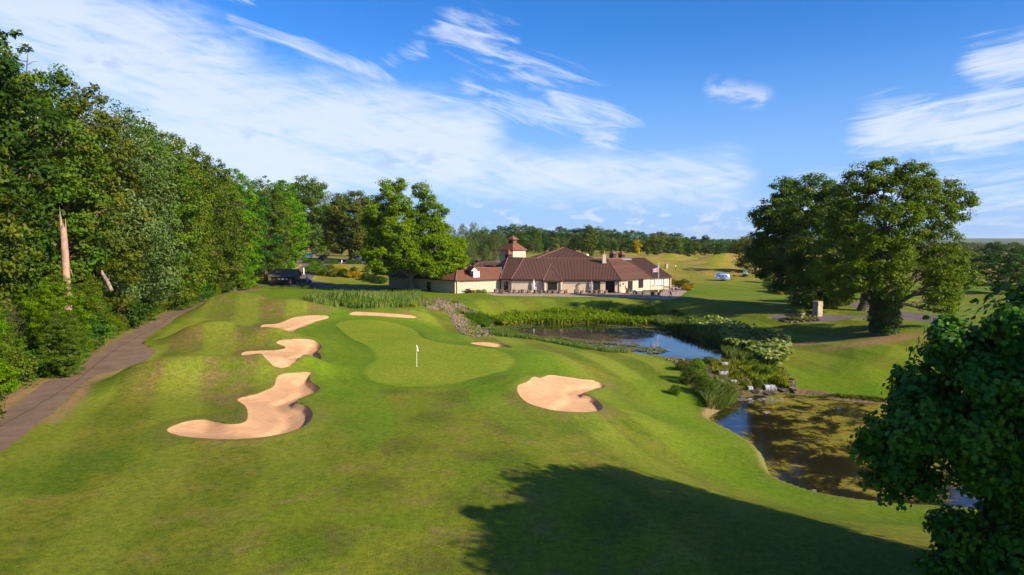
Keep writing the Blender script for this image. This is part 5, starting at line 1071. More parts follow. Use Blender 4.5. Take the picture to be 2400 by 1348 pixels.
# pyramid roof behind the ridge
ap = Vector(PY(1322, 580, 178)); q0 = Vector(PY(1246, 610, 168)); q1 = Vector(PY(1402, 610, 168)); q2 = q1 + Vector((0, 20, 0)); q3 = q0 + Vector((0, 20, 0))
for a, b in ((q0, q1), (q1, q2), (q2, q3), (q3, q0)): roof_mesh_parts(croot, (a, b, ap), 'pantile'); cap(croot, a, ap, .12)
fr = MB(); fr.hexa([Vector(PY(1370, 607, 168)) - Vector((0, 0, .3)), Vector(PY(1480, 607, 168)) - Vector((0, 0, .3)), Vector(PY(1480, 606, 182)) - Vector((0, 0, .3)), Vector(PY(1370, 606, 182)) - Vector((0, 0, .3)), Vector(PY(1370, 606, 168)), Vector(PY(1480, 606, 168)), Vector(PY(1480, 605, 182)), Vector(PY(1370, 605, 182))]); fr.obj('flat_roof', 'lead', croot)

# walls with real openings
def wall(a, b, openings, h=EZ - 0.05, inset=0.45, th=0.32):
    """openings: (px0, px1, z0, z1, style)"""
    a = Vector((a.x, a.y, 0)); b = Vector((b.x, b.y, 0)); e = (b - a).normalized(); nin = Vector((-e.y, e.x, 0))
    if nin.y < 0: nin = -nin
    a2 = a + nin * inset; b2 = b + nin * inset; L = (b2 - a2).length
    def t_of(px):
        u = (px - 1200) / F * 1.0 / (CP)       # plan direction (x/y)
        # x = u*y along the wall
        k = (px - 1200.0) / F; k = k / (CP + (674 - 665) / F * SP)
        return (k * a2.y - a2.x) / (e.x - k * e.y)
    ops = sorted([(t_of(o[0]), t_of(o[1]), o[2], o[3], o[4]) for o in openings])
    def blk(t0, t1, z0, z1, m='limestone', name=None, d0=0.0, d1=None, mbx=None):
        d1_ = th if d1 is None else d1
        p = [a2 + e * t0 + nin * d0, a2 + e * t1 + nin * d0, a2 + e * t1 + nin * d1_, a2 + e * t0 + nin * d1_]
        mbx.hexa([Vector((v.x, v.y, z0)) for v in p] + [Vector((v.x, v.y, z1)) for v in p])
    mw = MB(); cur = 0.0
    for (t0, t1, z0, z1, st) in ops:
        if t0 > cur: blk(cur, t0, -0.3, h, mbx=mw)
        if z0 > 0.01: blk(t0, t1, -0.3, z0, mbx=mw)
        if z1 < h: blk(t0, t1, z1, h, mbx=mw)
        cur = t1
    blk(cur, L, -0.3, h, mbx=mw); w = mw.obj('wall', 'limestone', croot)
    for (t0, t1, z0, z1, st) in ops:
        f = MB(); fw = 0.09; nm = {'w': 'window', 'd': 'door', 'o': 'doorway', 'c': 'window'}[st]
        blk(t0, t0 + fw, z0, z1, d0=.05, d1=.17, mbx=f); blk(t1 - fw, t1, z0, z1, d0=.05, d1=.17, mbx=f); blk(t0 + fw, t1 - fw, z1 - fw, z1, d0=.05, d1=.17, mbx=f); blk(t0 + fw, t1 - fw, z0, z0 + fw, d0=.03, d1=.17, mbx=f)
        W_ = t1 - t0; nmu = max(1, int(round(W_ / .85))) if st != 'o' else 1
        for i in range(1, nmu):
            tt = t0 + W_ * i / nmu; blk(tt - .055, tt + .055, z0 + fw, z1 - fw, d0=.06, d1=.15, mbx=f)
        fo = f.obj(nm, 'brown_paint', croot)
        for i in range(nmu):
            g = MB(); aa = t0 + fw + (W_ - 2 * fw) * i / nmu + .03; bb = t0 + fw + (W_ - 2 * fw) * (i + 1) / nmu - .03
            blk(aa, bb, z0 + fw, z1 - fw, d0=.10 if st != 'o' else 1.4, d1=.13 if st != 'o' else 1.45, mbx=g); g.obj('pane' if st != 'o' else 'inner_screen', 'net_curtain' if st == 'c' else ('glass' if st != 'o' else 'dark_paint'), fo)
            if st == 'w' and i % 2 == 0:
                g = MB(); blk(aa + .05, bb - .05, z0 + .3, z1 - .5, d0=.135, d1=.15, mbx=g); g.obj('curtain', 'net_curtain', fo) if False else None
        if st in 'wc':
            s = MB(); blk(t0 - .06, t1 + .06, z0 - .08, z0, d0=-.07, d1=.05, mbx=s); s.obj('sill', 'lichen_stone', fo)
    return a2, b2
wall(F0, E0, [(1000, 1010, 0, 2.1, 'd')]); wall(E0, E1, []); wall(A0, B0, [(1181, 1191, 0, 2.4, 'd')])
wall(B0, C0, [(1390, 1407, .05, 2.7, 'd'), (1419, 1441, .02, 2.7, 'o')]); wall(C0, D0, [(1471, 1483, 0.02, 2.5, 'd'), (1496, 1508, .7, 2.7, 'w')]); wall(D0, D1, [(1526, 1534, .9, 2.75, 'c'), (1539, 1556, .9, 2.75, 'c')])
# remaining outer walls
for a, b in ((D1, R1), (R1, RM_), (RM_, R0), (FB, F0)):
    mb = MB(); a = Vector(a); b = Vector(b); e = (b - a).normalized(); n = Vector((e.y, -e.x, 0)) * .3; c = Vector((12, 172, 0)); s = (c - (a + b) / 2).normalized() * .45; s.z = 0
    mb.hexa([Vector((v.x, v.y, -.3)) for v in (a + s, b + s, b + s + n, a + s + n)] + [Vector((v.x, v.y, EZ - .06)) for v in (a + s, b + s, b + s + n, a + s + n)]); mb.obj('wall', 'limestone', croot)
# gutters
for a, b in ((F0, E0), (E0, E1), (A0, B0), (B0, C0), (C0, D0), (D0, D1)): cap(croot, a + Vector((0, -.08, -.2)), b + Vector((0, -.08, -.2)), .07, 'dark_paint', 'gutter')
# downpipes
for px in (1070, 1179, 1488, 1466):
    p = PZ(px, 656, EZ) if px != 1488 else PZ(1488, 653, EZ); mb = MB(); mb.tube([(p[0], p[1] + .35, 0), (p[0], p[1] + .35, 2.8)], [.05, .05], 6); mb.obj('downpipe', 'dark_paint', croot)
# polygonal bay with its own roof
BZ = 2.72; bay = [Vector(PZ(px, py, BZ)) for px, py in ((1249, 655), (1273, 658.5), (1318, 659), (1345, 655.5))]
apx = rp(1291, 619, pB)
for i in range(3): roof_mesh_parts(croot, (bay[i], bay[i + 1], apx), 'pantile' if i == 1 else 'brown')
for b_ in bay: cap(croot, b_, apx, .11)
for i in range(3):
    a, b = bay[i], bay[i + 1]; op = [[(1254, 1269, .65, 2.45, 'w')], [(1283, 1306, .5, 2.45, 'w')], [(1319, 1334, .6, 2.45, 'w')]][i]
    wall(a, b, op, h=BZ - .1, inset=.35)
# dormer
dz0 = rp(1112, 650, pE); yb = dz0.y
mb = MB(); mb.box((dz0.x, yb + .95, dz0.z + .68), (1.5, 1.9, 1.36), .52); dm = mb.obj('dormer', 'white_paint', croot)
cd, sd_ = math.cos(.52), math.sin(.52)
def dl(u, w, z): return (dz0.x + u * cd - w * sd_, yb + u * sd_ + w * cd, dz0.z + z)
mb = MB(); mb.hexa([dl(-1.0, -.25, 1.4), dl(0, -.25, 2.3), dl(0, 2.8, 2.3), dl(-1.0, 2.8, 1.4), dl(-1.0, -.25, 1.52), dl(0, -.25, 2.44), dl(0, 2.8, 2.44), dl(-1.0, 2.8, 1.52)]); mb.obj('dormer_roof', 'plain_tile', dm)
mb = MB(); mb.hexa([dl(0, -.25, 2.3), dl(1.0, -.25, 1.4), dl(1.0, 2.8, 1.4), dl(0, 2.8, 2.3), dl(0, -.25, 2.44), dl(1.0, -.25, 1.52), dl(1.0, 2.8, 1.52), dl(0, 2.8, 2.44)]); mb.obj('dormer_roof', 'plain_tile', dm)
mb = MB(); mb.poly([dl(-.85, -.1, 1.45), dl(.85, -.1, 1.45), dl(0, -.1, 2.25)]); mb.obj('gable', 'white_paint', dm)
for k in (-1, 1):
    mb = MB(); mb.hexa([dl(k * .33 - .27, -.12, .35), dl(k * .33 + .27, -.12, .35), dl(k * .33 + .27, .05, .35), dl(k * .33 - .27, .05, .35), dl(k * .33 - .27, -.12, 1.3), dl(k * .33 + .27, -.12, 1.3), dl(k * .33 + .27, .05, 1.3), dl(k * .33 - .27, .05, 1.3)]); mb.obj('pane', 'glass', dm)
# tower, square and set cornerwise
def sq(cx, cy, hw, z, rz=R(45)): return [Vector((cx + hw * math.sqrt(2) * math.cos(rz + i * math.pi / 2 + R(45) + R(0)), cy + hw * math.sqrt(2) * math.sin(rz + i * math.pi / 2 + R(45)), z)) for i in range(4)]
def tower(px, dep, hw, zb, ze, za, cap_w=None):
    cx = PY(px, 600, dep)[0]; out = sq(cx, dep, hw, zb); mb = MB(); mb.hexa(out + [Vector((v.x, v.y, ze)) for v in out]); w = mb.obj('tower_wall' if hw > 1.2 else 'cupola', 'limestone' if hw > 1.2 else 'brown_paint', croot)
    return cx, w
tcx, tw = tower(1202, 192, 2.55, 0, 9.25, 13)
e1 = sq(tcx, 192, 3.0, 9.15); t1 = sq(tcx, 192, 1.05, 10.9)
for i in range(4): roof_mesh_parts(croot, (e1[i], e1[(i + 1) % 4], t1[(i + 1) % 4], t1[i]), 'plain', 'tower_roof')
ln = sq(tcx, 192, .85, 10.8); mb = MB(); mb.hexa(ln + [Vector((v.x, v.y, 12.05)) for v in ln]); lan = mb.obj('lantern', 'brown_paint', croot)
for i in range(4):
    a, b = ln[i], ln[(i + 1) % 4]
    for k in range(4):
        z = 10.98 + k * .27; mb = MB(); o_ = ((a + b) / 2 - Vector((tcx, 192, 10.8))).normalized() * .06; mb.hexa([a.lerp(b, .1) + Vector((0, 0, z - 10.8)), a.lerp(b, .9) + Vector((0, 0, z - 10.8)), a.lerp(b, .9) + o_ + Vector((0, 0, z - 10.85)), a.lerp(b, .1) + o_ + Vector((0, 0, z - 10.85)), a.lerp(b, .1) + Vector((0, 0, z - 10.7)), a.lerp(b, .9) + Vector((0, 0, z - 10.7)), a.lerp(b, .9) + o_ + Vector((0, 0, z - 10.78)), a.lerp(b, .1) + o_ + Vector((0, 0, z - 10.78))]); mb.obj('louvre', 'ridge_tile', lan)
mb = MB(); mb.pyramid(sq(tcx, 192, 1.35, 12.05), (tcx, 192, 13.2)); mb.obj('cap_roof', 'plain_tile', croot)
mb = MB(); mb.tube([(tcx, 192, 13.15), (tcx, 192, 13.5)], [.03, .03], 5); mb.obj('finial', 'dark_metal', croot)
for px, dep, zb, ze, za, ro in ((1192, 170, 7.3, 8.35, 9.6, 'plain_tile'), (1436, 178, 6.8, 8.35, 9.25, 'plain_tile'), (1457, 175, 6.8, 8.2, 9.2, 'plain_tile')):
    cx = PY(px, 600, dep)[0]; b = sq(cx, dep, .62, zb); mb = MB(); mb.hexa(b + [Vector((v.x, v.y, ze)) for v in b]); cu_ = mb.obj('cupola', 'dark_paint', croot)
    mb = MB(); mb.pyramid(sq(cx, dep, .98, ze), (cx, dep, za)); mb.obj('cupola_roof', ro, cu_); mb = MB(); mb.tube([(cx, dep, za - .05), (cx, dep, za + .4)], [.03, .02], 5); mb.obj('finial', 'ridge_tile', cu_)
cb = rp(1416, 617, pB); mb = MB(); mb.box((cb.x, cb.y, cb.z + .95), (.85, .7, 2.3)); ch = mb.obj('chimney', 'limestone', croot); mb = MB(); mb.box((cb.x, cb.y, cb.z + 2.13), (.97, .82, .12)); mb.obj('coping', 'lichen_stone', ch)
mb = MB(); mb.lathe([(.13, 0), (.15, .3), (.12, .75), (.17, .8)], (cb.x - .05, cb.y, cb.z + 2.19), 9); mb.obj('chimney_pot', 'terracotta', ch); mb = MB(); mb.box((cb.x, cb.y - .1, cb.z + .03), (1.15, .95, .12)); mb.obj('flashing', 'lead', ch)
wc = PY(1377, 604, 172); mb = MB(); mb.box((wc[0], 172, 7.7), (.55, .5, 1.4)); ch = mb.obj('chimney', 'white_paint', croot); mb = MB(); mb.lathe([(.1, 0), (.1, .3)], (wc[0], 172, 8.4), 8); mb.obj('chimney_pot', 'terracotta', ch)
# wall lamps and hanging baskets on brackets
for px, z in ((1359, 2.05), (1446, 2.0), (1462, 2.1), (1196, 2.1)):
    k = ((px - 1200) / F); e = (C0 - B0).normalized(); t = (k * B0.y - B0.x) / (e.x - k * e.y); q = B0 + e * t; q = Vector((q.x, q.y + .3, z)); mb = MB(); mb.tube([q + Vector((0, .3, .3)), q + Vector((0, -.15, .35))], [.03, .03], 5); mb.lathe([(.05, .25), (.16, .18), (.22, 0), (.1, -.18), (.02, -.2)], q - Vector((0, .15, 0)), 8); mb.obj('wall_lamp', 'dark_metal', croot)
# shift parts into the empty's frame at the house's base
club.location = BASE
bpy.context.view_layer.update()
for c in club.children: c.matrix_parent_inverse = Matrix.Translation(-BASE)

# ------------------------------------------------------------------ terrace furniture
def chair_mesh():
    mb = MB(); n = 9
    for i in range(n - 1):
        a0 = R(-20 + 220 * i / (n - 1)); a1 = R(-20 + 220 * (i + 1) / (n - 1)); h0 = .62 + .22 * math.sin(max(0, a0)) ** 2; h1 = .62 + .22 * math.sin(max(0, min(a1, math.pi))) ** 2
        p = lambda a, r_, z: (r_ * math.cos(a), r_ * math.sin(a), z)
        mb.hexa([p(a0, .26, .02), p(a0, .31, .02), p(a1, .31, .02), p(a1, .26, .02), p(a0, .30, h0), p(a0, .36, h0), p(a1, .36, h1), p(a1, .30, h1)])
    mb.box((0, 0, .40), (.5, .5, .09)); mb.box((-.2, -.22, .2), (.05, .05, .38)); mb.box((.2, -.22, .2), (.05, .05, .38)); return mb.mesh('wicker_tub_chair', 'wicker')
CM = chair_mesh()
def table_mesh(): 
    mb = MB(); mb.lathe([(.5, .70), (.5, .74)], n=14); mb.lathe([(.05, .0), (.05, .70)], n=7); mb.box((0, 0, .03), (.6, .08, .05)); mb.box((0, 0, .03), (.08, .6, .05)); return mb.mesh('round_table', 'wicker')
TBM = table_mesh()
tabs = [(1168, 686), (1186, 688), (1212, 687), (1232, 687), (1262, 687.5), (1292, 687.5), (1318, 687.5), (1356, 688), (1389, 688), (1412, 688), (1478, 688), (1500, 690), (1537, 692)]
tl = ['left end of the terrace', 'front of the sunlit corner', 'left of the white parasol', 'beside the white parasol', 'front of the bay, left', 'front of the bay, centre', 'front of the bay, right', 'beneath the hanging lamp', 'at the grey parasol', 'before the open doorway', 'by the person in purple', 'right of the person in purple', 'near the flagpole']
cn = 0
for i, (px, py) in enumerate(tabs):
    p = G(px, py); o = link('round_table', TBM, None, p); tag(o, 'round wicker table %s' % tl[i], 'table', 'terrace tables')
    for j, a in enumerate((0.5, 2.3, 3.9, 5.3)):
        if (i * 4 + j) % 9 == 7: continue
        c = p + Vector((math.cos(a) * .95, math.sin(a) * .8, 0)); c.z = Hh(c.x, c.y); o = link('wicker_tub_chair', CM, None, c, (0, 0, a - R(90) + rng.uniform(-.4, .4))); tag(o, 'brown wicker tub chair at the round table %s' % tl[i], 'chair', 'terrace chairs, ' + tl[i])
def parasol(px, py, h, m, lab):
    p = G(px, py); o = empty('closed_parasol', p); tag(o, lab, 'parasol'); mb = MB(); mb.tube([(0, 0, 0), (0, 0, h)], [.035, .03], 6); mb.obj('pole', 'dark_metal', o)
    mb = MB(); mb.lathe([(.13, h * .25), (.26, h * .32), (.2, h * .6), (.13, h * .9), (.03, h * 1.0)], n=9); mb.obj('canopy', m, o, True); mb = MB(); mb.lathe([(.3, 0), (.3, .08), (.08, .12)], n=10); mb.obj('base', 'dark_metal', o)
parasol(1251, 686, 3.1, 'white_cloth', 'white closed parasol left of the bay windows'); parasol(1386, 687, 3.0, 'grey_cloth', 'grey closed parasol beside the brown glazed door')
def tilted():                                   # wicker lounge chair with high back
    p = G(1351, 689); mb = MB(); mb.box((0, 0, .35), (.8, .75, .12)); mb.hexa([(-.4, .3, .4), (.4, .3, .4), (.42, .4, .4), (-.38, .4, .4), (-.15, .75, 1.6), (.5, .75, 1.6), (.5, .85, 1.6), (-.15, .85, 1.6)])
    for a, b in ((-.35, -.3), (.35, -.3), (-.35, .3), (.35, .3)): mb.box((a, b, .15), (.06, .06, .3))
    o = mb.obj('lounge_chair', 'wicker', loc=p); tag(o, 'high backed wicker lounge chair between the bay and the grey parasol', 'chair')
tilted()
def bench(px, py, lab):
    p = G(px, py); o = empty('garden_bench', p, .05); tag(o, lab, 'bench'); s = MB(); s.box((0, 0, .45), (1.8, .5, .06)); s.obj('seat', 'slate', o)
    for k in range(3):
        s = MB(); s.box((0, .25, .6 + k * .15), (1.8, .05, .1)); s.obj('slat', 'slate', o)
    for a, b in ((-.8, -.2), (.8, -.2), (-.8, .22), (.8, .22)): s = MB(); s.box((a, b, .21), (.07, .07, .42)); s.obj('leg', 'slate', o)
bench(1516, 690, 'grey slatted bench before the right end of the clubhouse')
bench(1563, 680, 'grey slatted bench at the right edge of the terrace')
for i, (px, py, a, w) in enumerate([(1576, 684, .4, 'left'), (1585, 684, 2.2, 'middle'), (1590, 679, 3.5, 'right')]):
    p = G(px, py); mb = MB(); mb.box((0, 0, .44), (.45, .45, .04)); mb.box((0, .22, .72), (.45, .04, .5))
    for u, v in ((-.2, -.2), (.2, -.2), (-.2, .2), (.2, .2)): mb.box((u, v, .22), (.04, .04, .44))
    o = mb.obj('metal_chair', 'dark_metal', loc=p, rot=(0, 0, a)); tag(o, 'dark metal garden chair, %s of three right of the person in blue' % w, 'chair')
p = G(1036, 684); o = empty('banner', p, .75); tag(o, 'tall dark blue banner with white top by the shaded wall', 'banner'); mb = MB(); mb.box((0, 0, 1.25), (.95, .16, 2.3)); mb.obj('cloth', 'navy_cloth', o); mb = MB(); mb.box((0, -.02, 2.53), (1.3, .3, .22)); mb.obj('header', 'white_cloth', o)
p = G(1053, 684); mb = MB(); mb.tube([(0, 0, 0), (0, 0, .9)], [.03, .03], 5); mb.tube([(-.9, 0, 1.3), (0, 0, .85), (.9, 0, 1.2)], [.03, .06, .03], 5); mb.box((.8, 0, 1.15), (.6, .3, .06)); o = mb.obj('garden_lamp', 'dark_metal', loc=p); tag(o, 'dark garden stand with spread arms beside the blue banner', 'stand')
for i, (px, k, s) in enumerate([(1085, 'bush_olive', 1.0), (1098, 'bush_purple', 1.1), (1112, 'bush_yellow', .9), (1122, 'bush_mid', .9), (1134, 'bush_bright', .95), (1528, 'bush_bright', .6), (1537, 'bush_olive', .6), (1550, 'bush_bright', .6)]):
    shrub(px, 686.5 if px < 1200 else 684, s, k, 'low border plant %s' % ['with brown tips at the left of the sunlit wall', 'with dark stems against the sunlit wall', 'with yellow flowers against the sunlit wall', 'of plain green against the sunlit wall', 'at the right of the sunlit wall', 'left in the bed under the curtained window', 'middle of the bed under the curtained window', 'right in the bed under the curtained window'][i], 1.4, 'plant', 'border_plant')
# flagpole
p = G(1543, 692); o = empty('flagpole', p); tag(o, 'white flagpole with a drooping british flag at the right of the terrace', 'flagpole')
fh = 7.0; mb = MB(); mb.tube([(0, 0, 0), (0, 0, fh)], [.06, .035], 7); mb.obj('pole', 'white_paint', o); mb = MB(); mb.lathe([(.01, fh), (.07, fh + .05), (.01, fh + .13)], n=7); mb.obj('finial', 'white_paint', o)
def flag():
    fl = empty('flag', (0, 0, 0)); fl.parent = o; W_, H_ = 1.7, .95; zt = fh - .9
    def pt(u, v): return (-.05 - W_ * u * .93, .22 * math.sin(u * 7) * u, zt - H_ * v - .55 * u * (1 - u * .4) + .1 * math.sin(u * 9 + v * 3))
    def strip(u0, u1, v0, v1, off, n=12):
        mb = MB()
        for i in range(n):
            a, b = u0 + (u1 - u0) * i / n, u0 + (u1 - u0) * (i + 1) / n
            f_ = [pt(a, v0), pt(b, v0), pt(b, v1), pt(a, v1)]; mb.poly([(x, y - off, z) for x, y, z in f_]); mb.poly([(x, y + off + .004, z) for x, y, z in reversed(f_)])
        return mb
    def diag(u0, v0, u1, v1, w, off, n=12):
        mb = MB()
        for i in range(n):
            a = i / n; b = (i + 1) / n; P = []
            for t, s_ in ((a, -1), (b, -1), (b, 1), (a, 1)): P.append(pt(u0 + (u1 - u0) * t, min(1, max(0, v0 + (v1 - v0) * t + s_ * w))))
            mb.poly([(x, y - off, z) for x, y, z in P]); mb.poly([(x, y + off + .004, z) for x, y, z in reversed(P)])
        return mb
    q = strip(0, 1, 0, 1, .004); q.obj('field', 'blue', fl)
    diag(0, 0, 1, 1, .13, .008).obj('white_saltire', 'white_cloth', fl); diag(0, 1, 1, 0, .13, .010).obj('white_saltire', 'white_cloth', fl)
    diag(0, 0, 1, 1, .045, .013).obj('red_saltire', 'red', fl); diag(0, 1, 1, 0, .045, .015).obj('red_saltire', 'red', fl)
    strip(0, 1, .32, .68, .018).obj('white_cross', 'white_cloth', fl); strip(.40, .60, 0, 1, .020, 3).obj('white_cross', 'white_cloth', fl)
    strip(0, 1, .40, .60, .024).obj('red_cross', 'red', fl); strip(.445, .555, 0, 1, .026, 2).obj('red_cross', 'red', fl)
flag()

# ------------------------------------------------------------------ people
def person(loc, rz, pose, skin_parts, label, h=1.75):
    """pose: joint name -> (x, y, z) in metres for a 1.75 m body"""
    J = pose; names = list(J.keys()); E = skin_parts
    me = bpy.data.meshes.new('body'); me.from_pydata([J[n][:3] for n in names], [(names.index(a), names.index(b)) for a, b in E], []); o = bpy.data.objects.new('body', me); COL.objects.link(o)
    md = o.modifiers.new('s', 'SKIN'); ss = me.skin_vertices[0].data
    for i, n in enumerate(names): r_ = J[n][3]; ss[i].radius = (r_, r_ * (J[n][4] if len(J[n]) > 4 else 1)); ss[i].use_root = (n == 'pelvis')
    o.modifiers.new('u', 'SUBSURF').levels = 2; o.modifiers['u'].render_levels = 2
    dg = bpy.context.evaluated_depsgraph_get(); m2 = bpy.data.meshes.new_from_object(o.evaluated_get(dg)); bpy.data.objects.remove(o)
    return m2
def make_person(px, py, rz, label, top, legs, bend=0.0, stride=.12, arms='down', hat=None, hair='hair'):
    p = G(px, py); root = empty('person', p, rz); tag(root, label, 'person')
    # bend: forward lean in metres of the shoulders (towards -Y)
    s = stride; zs = 1.42 - bend * .35; ys_ = -bend
    J = {'pelvis': (0, 0, .95 - .03, .14, .8), 'belly': (0, ys_ * .35, 1.12, .13, .75), 'chest': (0, ys_ * .8, zs - .1, .155, .7), 'neck': (0, ys_ * 1.02, zs + .06, .055), 'head0': (0, ys_ * 1.15 - .01, zs + .15, .075), 'head1': (0, ys_ * 1.25 - .02, zs + .27, .09), 'head2': (0, ys_ * 1.25, zs + .33, .06)}
    for sd2, n in ((-1, 'l'), (1, 'r')):
        J['hip' + n] = (sd2 * .1, 0, .88, .10); J['knee' + n] = (sd2 * .12, sd2 * s * .6 - .05, .48, .065); J['ank' + n] = (sd2 * .12, sd2 * s + .03, .09, .045); J['toe' + n] = (sd2 * .13, sd2 * s - .14, .04, .035)
        J['sh' + n] = (sd2 * .19, ys_ * .95, zs, .07)
        if arms == 'down': J['el' + n] = (sd2 * .25, ys_ + .02, zs - .30, .045); J['wr' + n] = (sd2 * .24, ys_ - .12, zs - .54, .03); J['ha' + n] = (sd2 * .23, ys_ - .17, zs - .63, .035)
        else: J['el' + n] = (sd2 * .24, ys_ - .12, zs - .26, .045); J['wr' + n] = (sd2 * .10, ys_ - .38, zs - .28, .03); J['ha' + n] = (sd2 * .08, ys_ - .46, zs - .27, .035)
    E = [('pelvis', 'belly'), ('belly', 'chest'), ('chest', 'neck'), ('neck', 'head0'), ('head0', 'head1'), ('head1', 'head2')]
    for n in 'lr': E += [('pelvis', 'hip' + n), ('hip' + n, 'knee' + n), ('knee' + n, 'ank' + n), ('ank' + n, 'toe' + n), ('chest', 'sh' + n), ('sh' + n, 'el' + n), ('el' + n, 'wr' + n), ('wr' + n, 'ha' + n)]
    me = person(p, rz, J, E, label)
    for mn in ('skin', top, legs, 'rubber'): me.materials.append(MATS[mn])
    hz_ = zs + .09
    for f in me.polygons:
        f.use_smooth = True; c = f.center
        if c.z > hz_ - .02 and abs(c.x) < .12: f.material_index = 0
        elif min((c - Vector(J['ha' + n][:3])).length for n in 'lr') < .1: f.material_index = 0
        elif c.z < .09: f.material_index = 3
        elif c.z < .95 and abs(c.x) < .22 and min((c - Vector(J['wr' + n][:3])).length for n in 'lr') > .15: f.material_index = 2
        else: f.material_index = 1
    link('body', me, root)
    hx_ = Vector(J['head1'][:3]); mb = MB(); mb.lathe([(.085, -.02), (.10, .05), (.085, .12), (.03, .15)], hx_ + Vector((0, .02, -.0)), 9); mb.obj('hair' if not hat else 'cap', hat or hair, root, True)
    mb = MB(); mb.box(hx_ + Vector((0, -.105, -.03)), (.025, .03, .04)); mb.obj('nose', 'skin', root)
    return root, J
mat('purple_cloth', (0.06, 0.02, 0.10), 0.8); mat('blue_cloth', (0.03, 0.12, 0.42), 0.75); mat('black_cloth', (0.018, 0.018, 0.024), 0.8); mat('white_shirt', (0.72, 0.70, 0.68), 0.8)
make_person(1470, 688, R(-60), 'person in a dark purple top leaning over a terrace table', 'purple_cloth', 'black_cloth', bend=.35, arms='fwd')
make_person(1572, 698, R(-40), 'person in a bright blue jacket leaning forward at the front edge of the terrace', 'blue_cloth', 'black_cloth', bend=.42, stride=.3, arms='fwd', hat='white_shirt')
gp, _ = make_person(1583, 633, R(60), 'golfer in a white shirt and black trousers standing alone on the far fairway', 'white_shirt', 'black_cloth', arms='fwd')
mb = MB(); mb.tube([(0, -.45, 1.16), (.1, -.9, 1.45)], [.012, .01], 5); mb.box((.1, -.95, 1.47), (.1, .03, .05)); q = mb.obj('golf_club', 'dark_metal', loc=gp.location, rot=gp.rotation_euler); tag(q, 'dark golf club held up by the golfer on the far fairway', 'golf club')

# ------------------------------------------------------------------ green flagstick, second flag, posts
def flagstick(px, py, h, lab, cloth_m='white_cloth'):
    p = G(px, py); o = empty('flagstick', p); tag(o, lab, 'flagstick'); mb = MB(); mb.tube([(0, 0, -.1), (0, 0, h)], [.022, .018], 7); mb.obj('pole', 'white_paint', o)
    mb = MB()
    n = 6
    for i in range(n):
        z0 = h - .62 + .60 * i / n; z1 = h - .62 + .60 * (i + 1) / n; w0 = .17 * (1 - i / n) + .02; w1 = .17 * (1 - (i + 1) / n) + .02
        mb.tube([(.02 + w0 * .3, .01, z0), (.02 + w1 * .3, .01, z1)], [w0 * .55, w1 * .55], 7)
    mb.obj('flag', cloth_m, o); mb = MB(); mb.lathe([(.08, .0), (.08, .012)], n=12); mb.obj('cup', 'rubber', o)
flagstick(977, 861, 2.15, 'white flagstick with limp flag standing on the putting green')
mat('pale_blue', (0.35, 0.55, 0.75), .7)
flagstick(2363, 712, 2.2, 'pale flagstick with small blue flag on the far right green', 'pale_blue')
def post(px, py, h, w, m, lab, name='marker_post'):
    p = G(px, py); mb = MB(); mb.lathe([(w * .9, 0), (w, .05), (w, h * .85), (w * .7, h)], n=9); o = mb.obj(name, m, loc=p); tag(o, lab, 'post')
post(712, 643, 1.9, .16, 'white_paint', 'white post beside the driveway behind the shed'); post(801, 618, 1.2, .16, 'white_paint', 'pale stone post between two hedge blocks')
for i, px in enumerate((2188, 2192, 2196)): post(px, 757, .75, .07, 'dark_metal' if i < 2 else 'lead', ['left dark post of three beside the right hand path', 'middle dark post of three beside the right hand path', 'right grey post of three beside the right hand path'][i])
post(1619, 652, .8, .06, 'dark_metal', 'thin dark marker post left of the silver caravan')
for px, w in ((1883, 'left'), (1917, 'right')):
    p = G(px, 752); mb = MB(); mb.box((0, 0, .12), (.35, .25, .22)); mb.box((0, 0, .27), (.25, .2, .08)); o = mb.obj('ground_light', 'dark_metal', loc=p); tag(o, 'small black ground light, %s one in front of the round planter' % w, 'light')
# stone pier and planter
p = G(1916, 741); o = empty('stone_pier', p, .5); tag(o, 'square rough stone pier under the dark trees', 'stone pier'); mb = MB()
for k in range(6):
    mb = MB(); mb.box((rng.uniform(-.03, .03), 0, .2 + k * .4), (1.15 + rng.uniform(-.05, .05), 1.0, .39), rng.uniform(-.03, .03)); mb.obj('stone', 'lichen_stone', o)
p = G(1562, 629); o = empty('stone_pier', p, .5); tag(o, 'pale stone pier on the far fairway left of the golfer', 'stone pier')
for k in range(3): mb = MB(); mb.box((0, 0, .2 + k * .45), (.75, .6, .44)); mb.obj('stone', 'lichen_stone', o)
p = G(1877, 748); o = empty('stone_planter', p); tag(o, 'stone urn planter in the middle of a ring of rocks', 'planter')
mb = MB(); mb.lathe([(.45, 0), (.4, .15), (.22, .25), (.25, .45), (.55, .8), (.62, .95), (.5, .95)], n=14); mb.obj('urn', 'lichen_stone', o, True)
r5 = np.random.default_rng(9); n = 500; C = r5.normal(0, .3, (n, 3)); C[:, 2] = 1.0 + np.abs(C[:, 2]); Vv, Ff, va = leaves(C, C + np.array([0, 0, .4]), .16, r5.random(n), 'quad', .8, r5); link('plants', mesh_np('plants', Vv, Ff, 'leaf_marsh', {'v': va}), o)
for k in range(18):
    a = k / 18 * 6.283; q = p + Vector((math.cos(a) * 2.6, math.sin(a) * 1.9, 0)); q.z = Hh(q.x, q.y) + .08; r2 = link('rock', RM[k % 5], None, q, (0, 0, a), (.7, .5, .55)); tag(r2, 'stone in the ring around the urn planter', 'rock', 'stones around the urn planter')
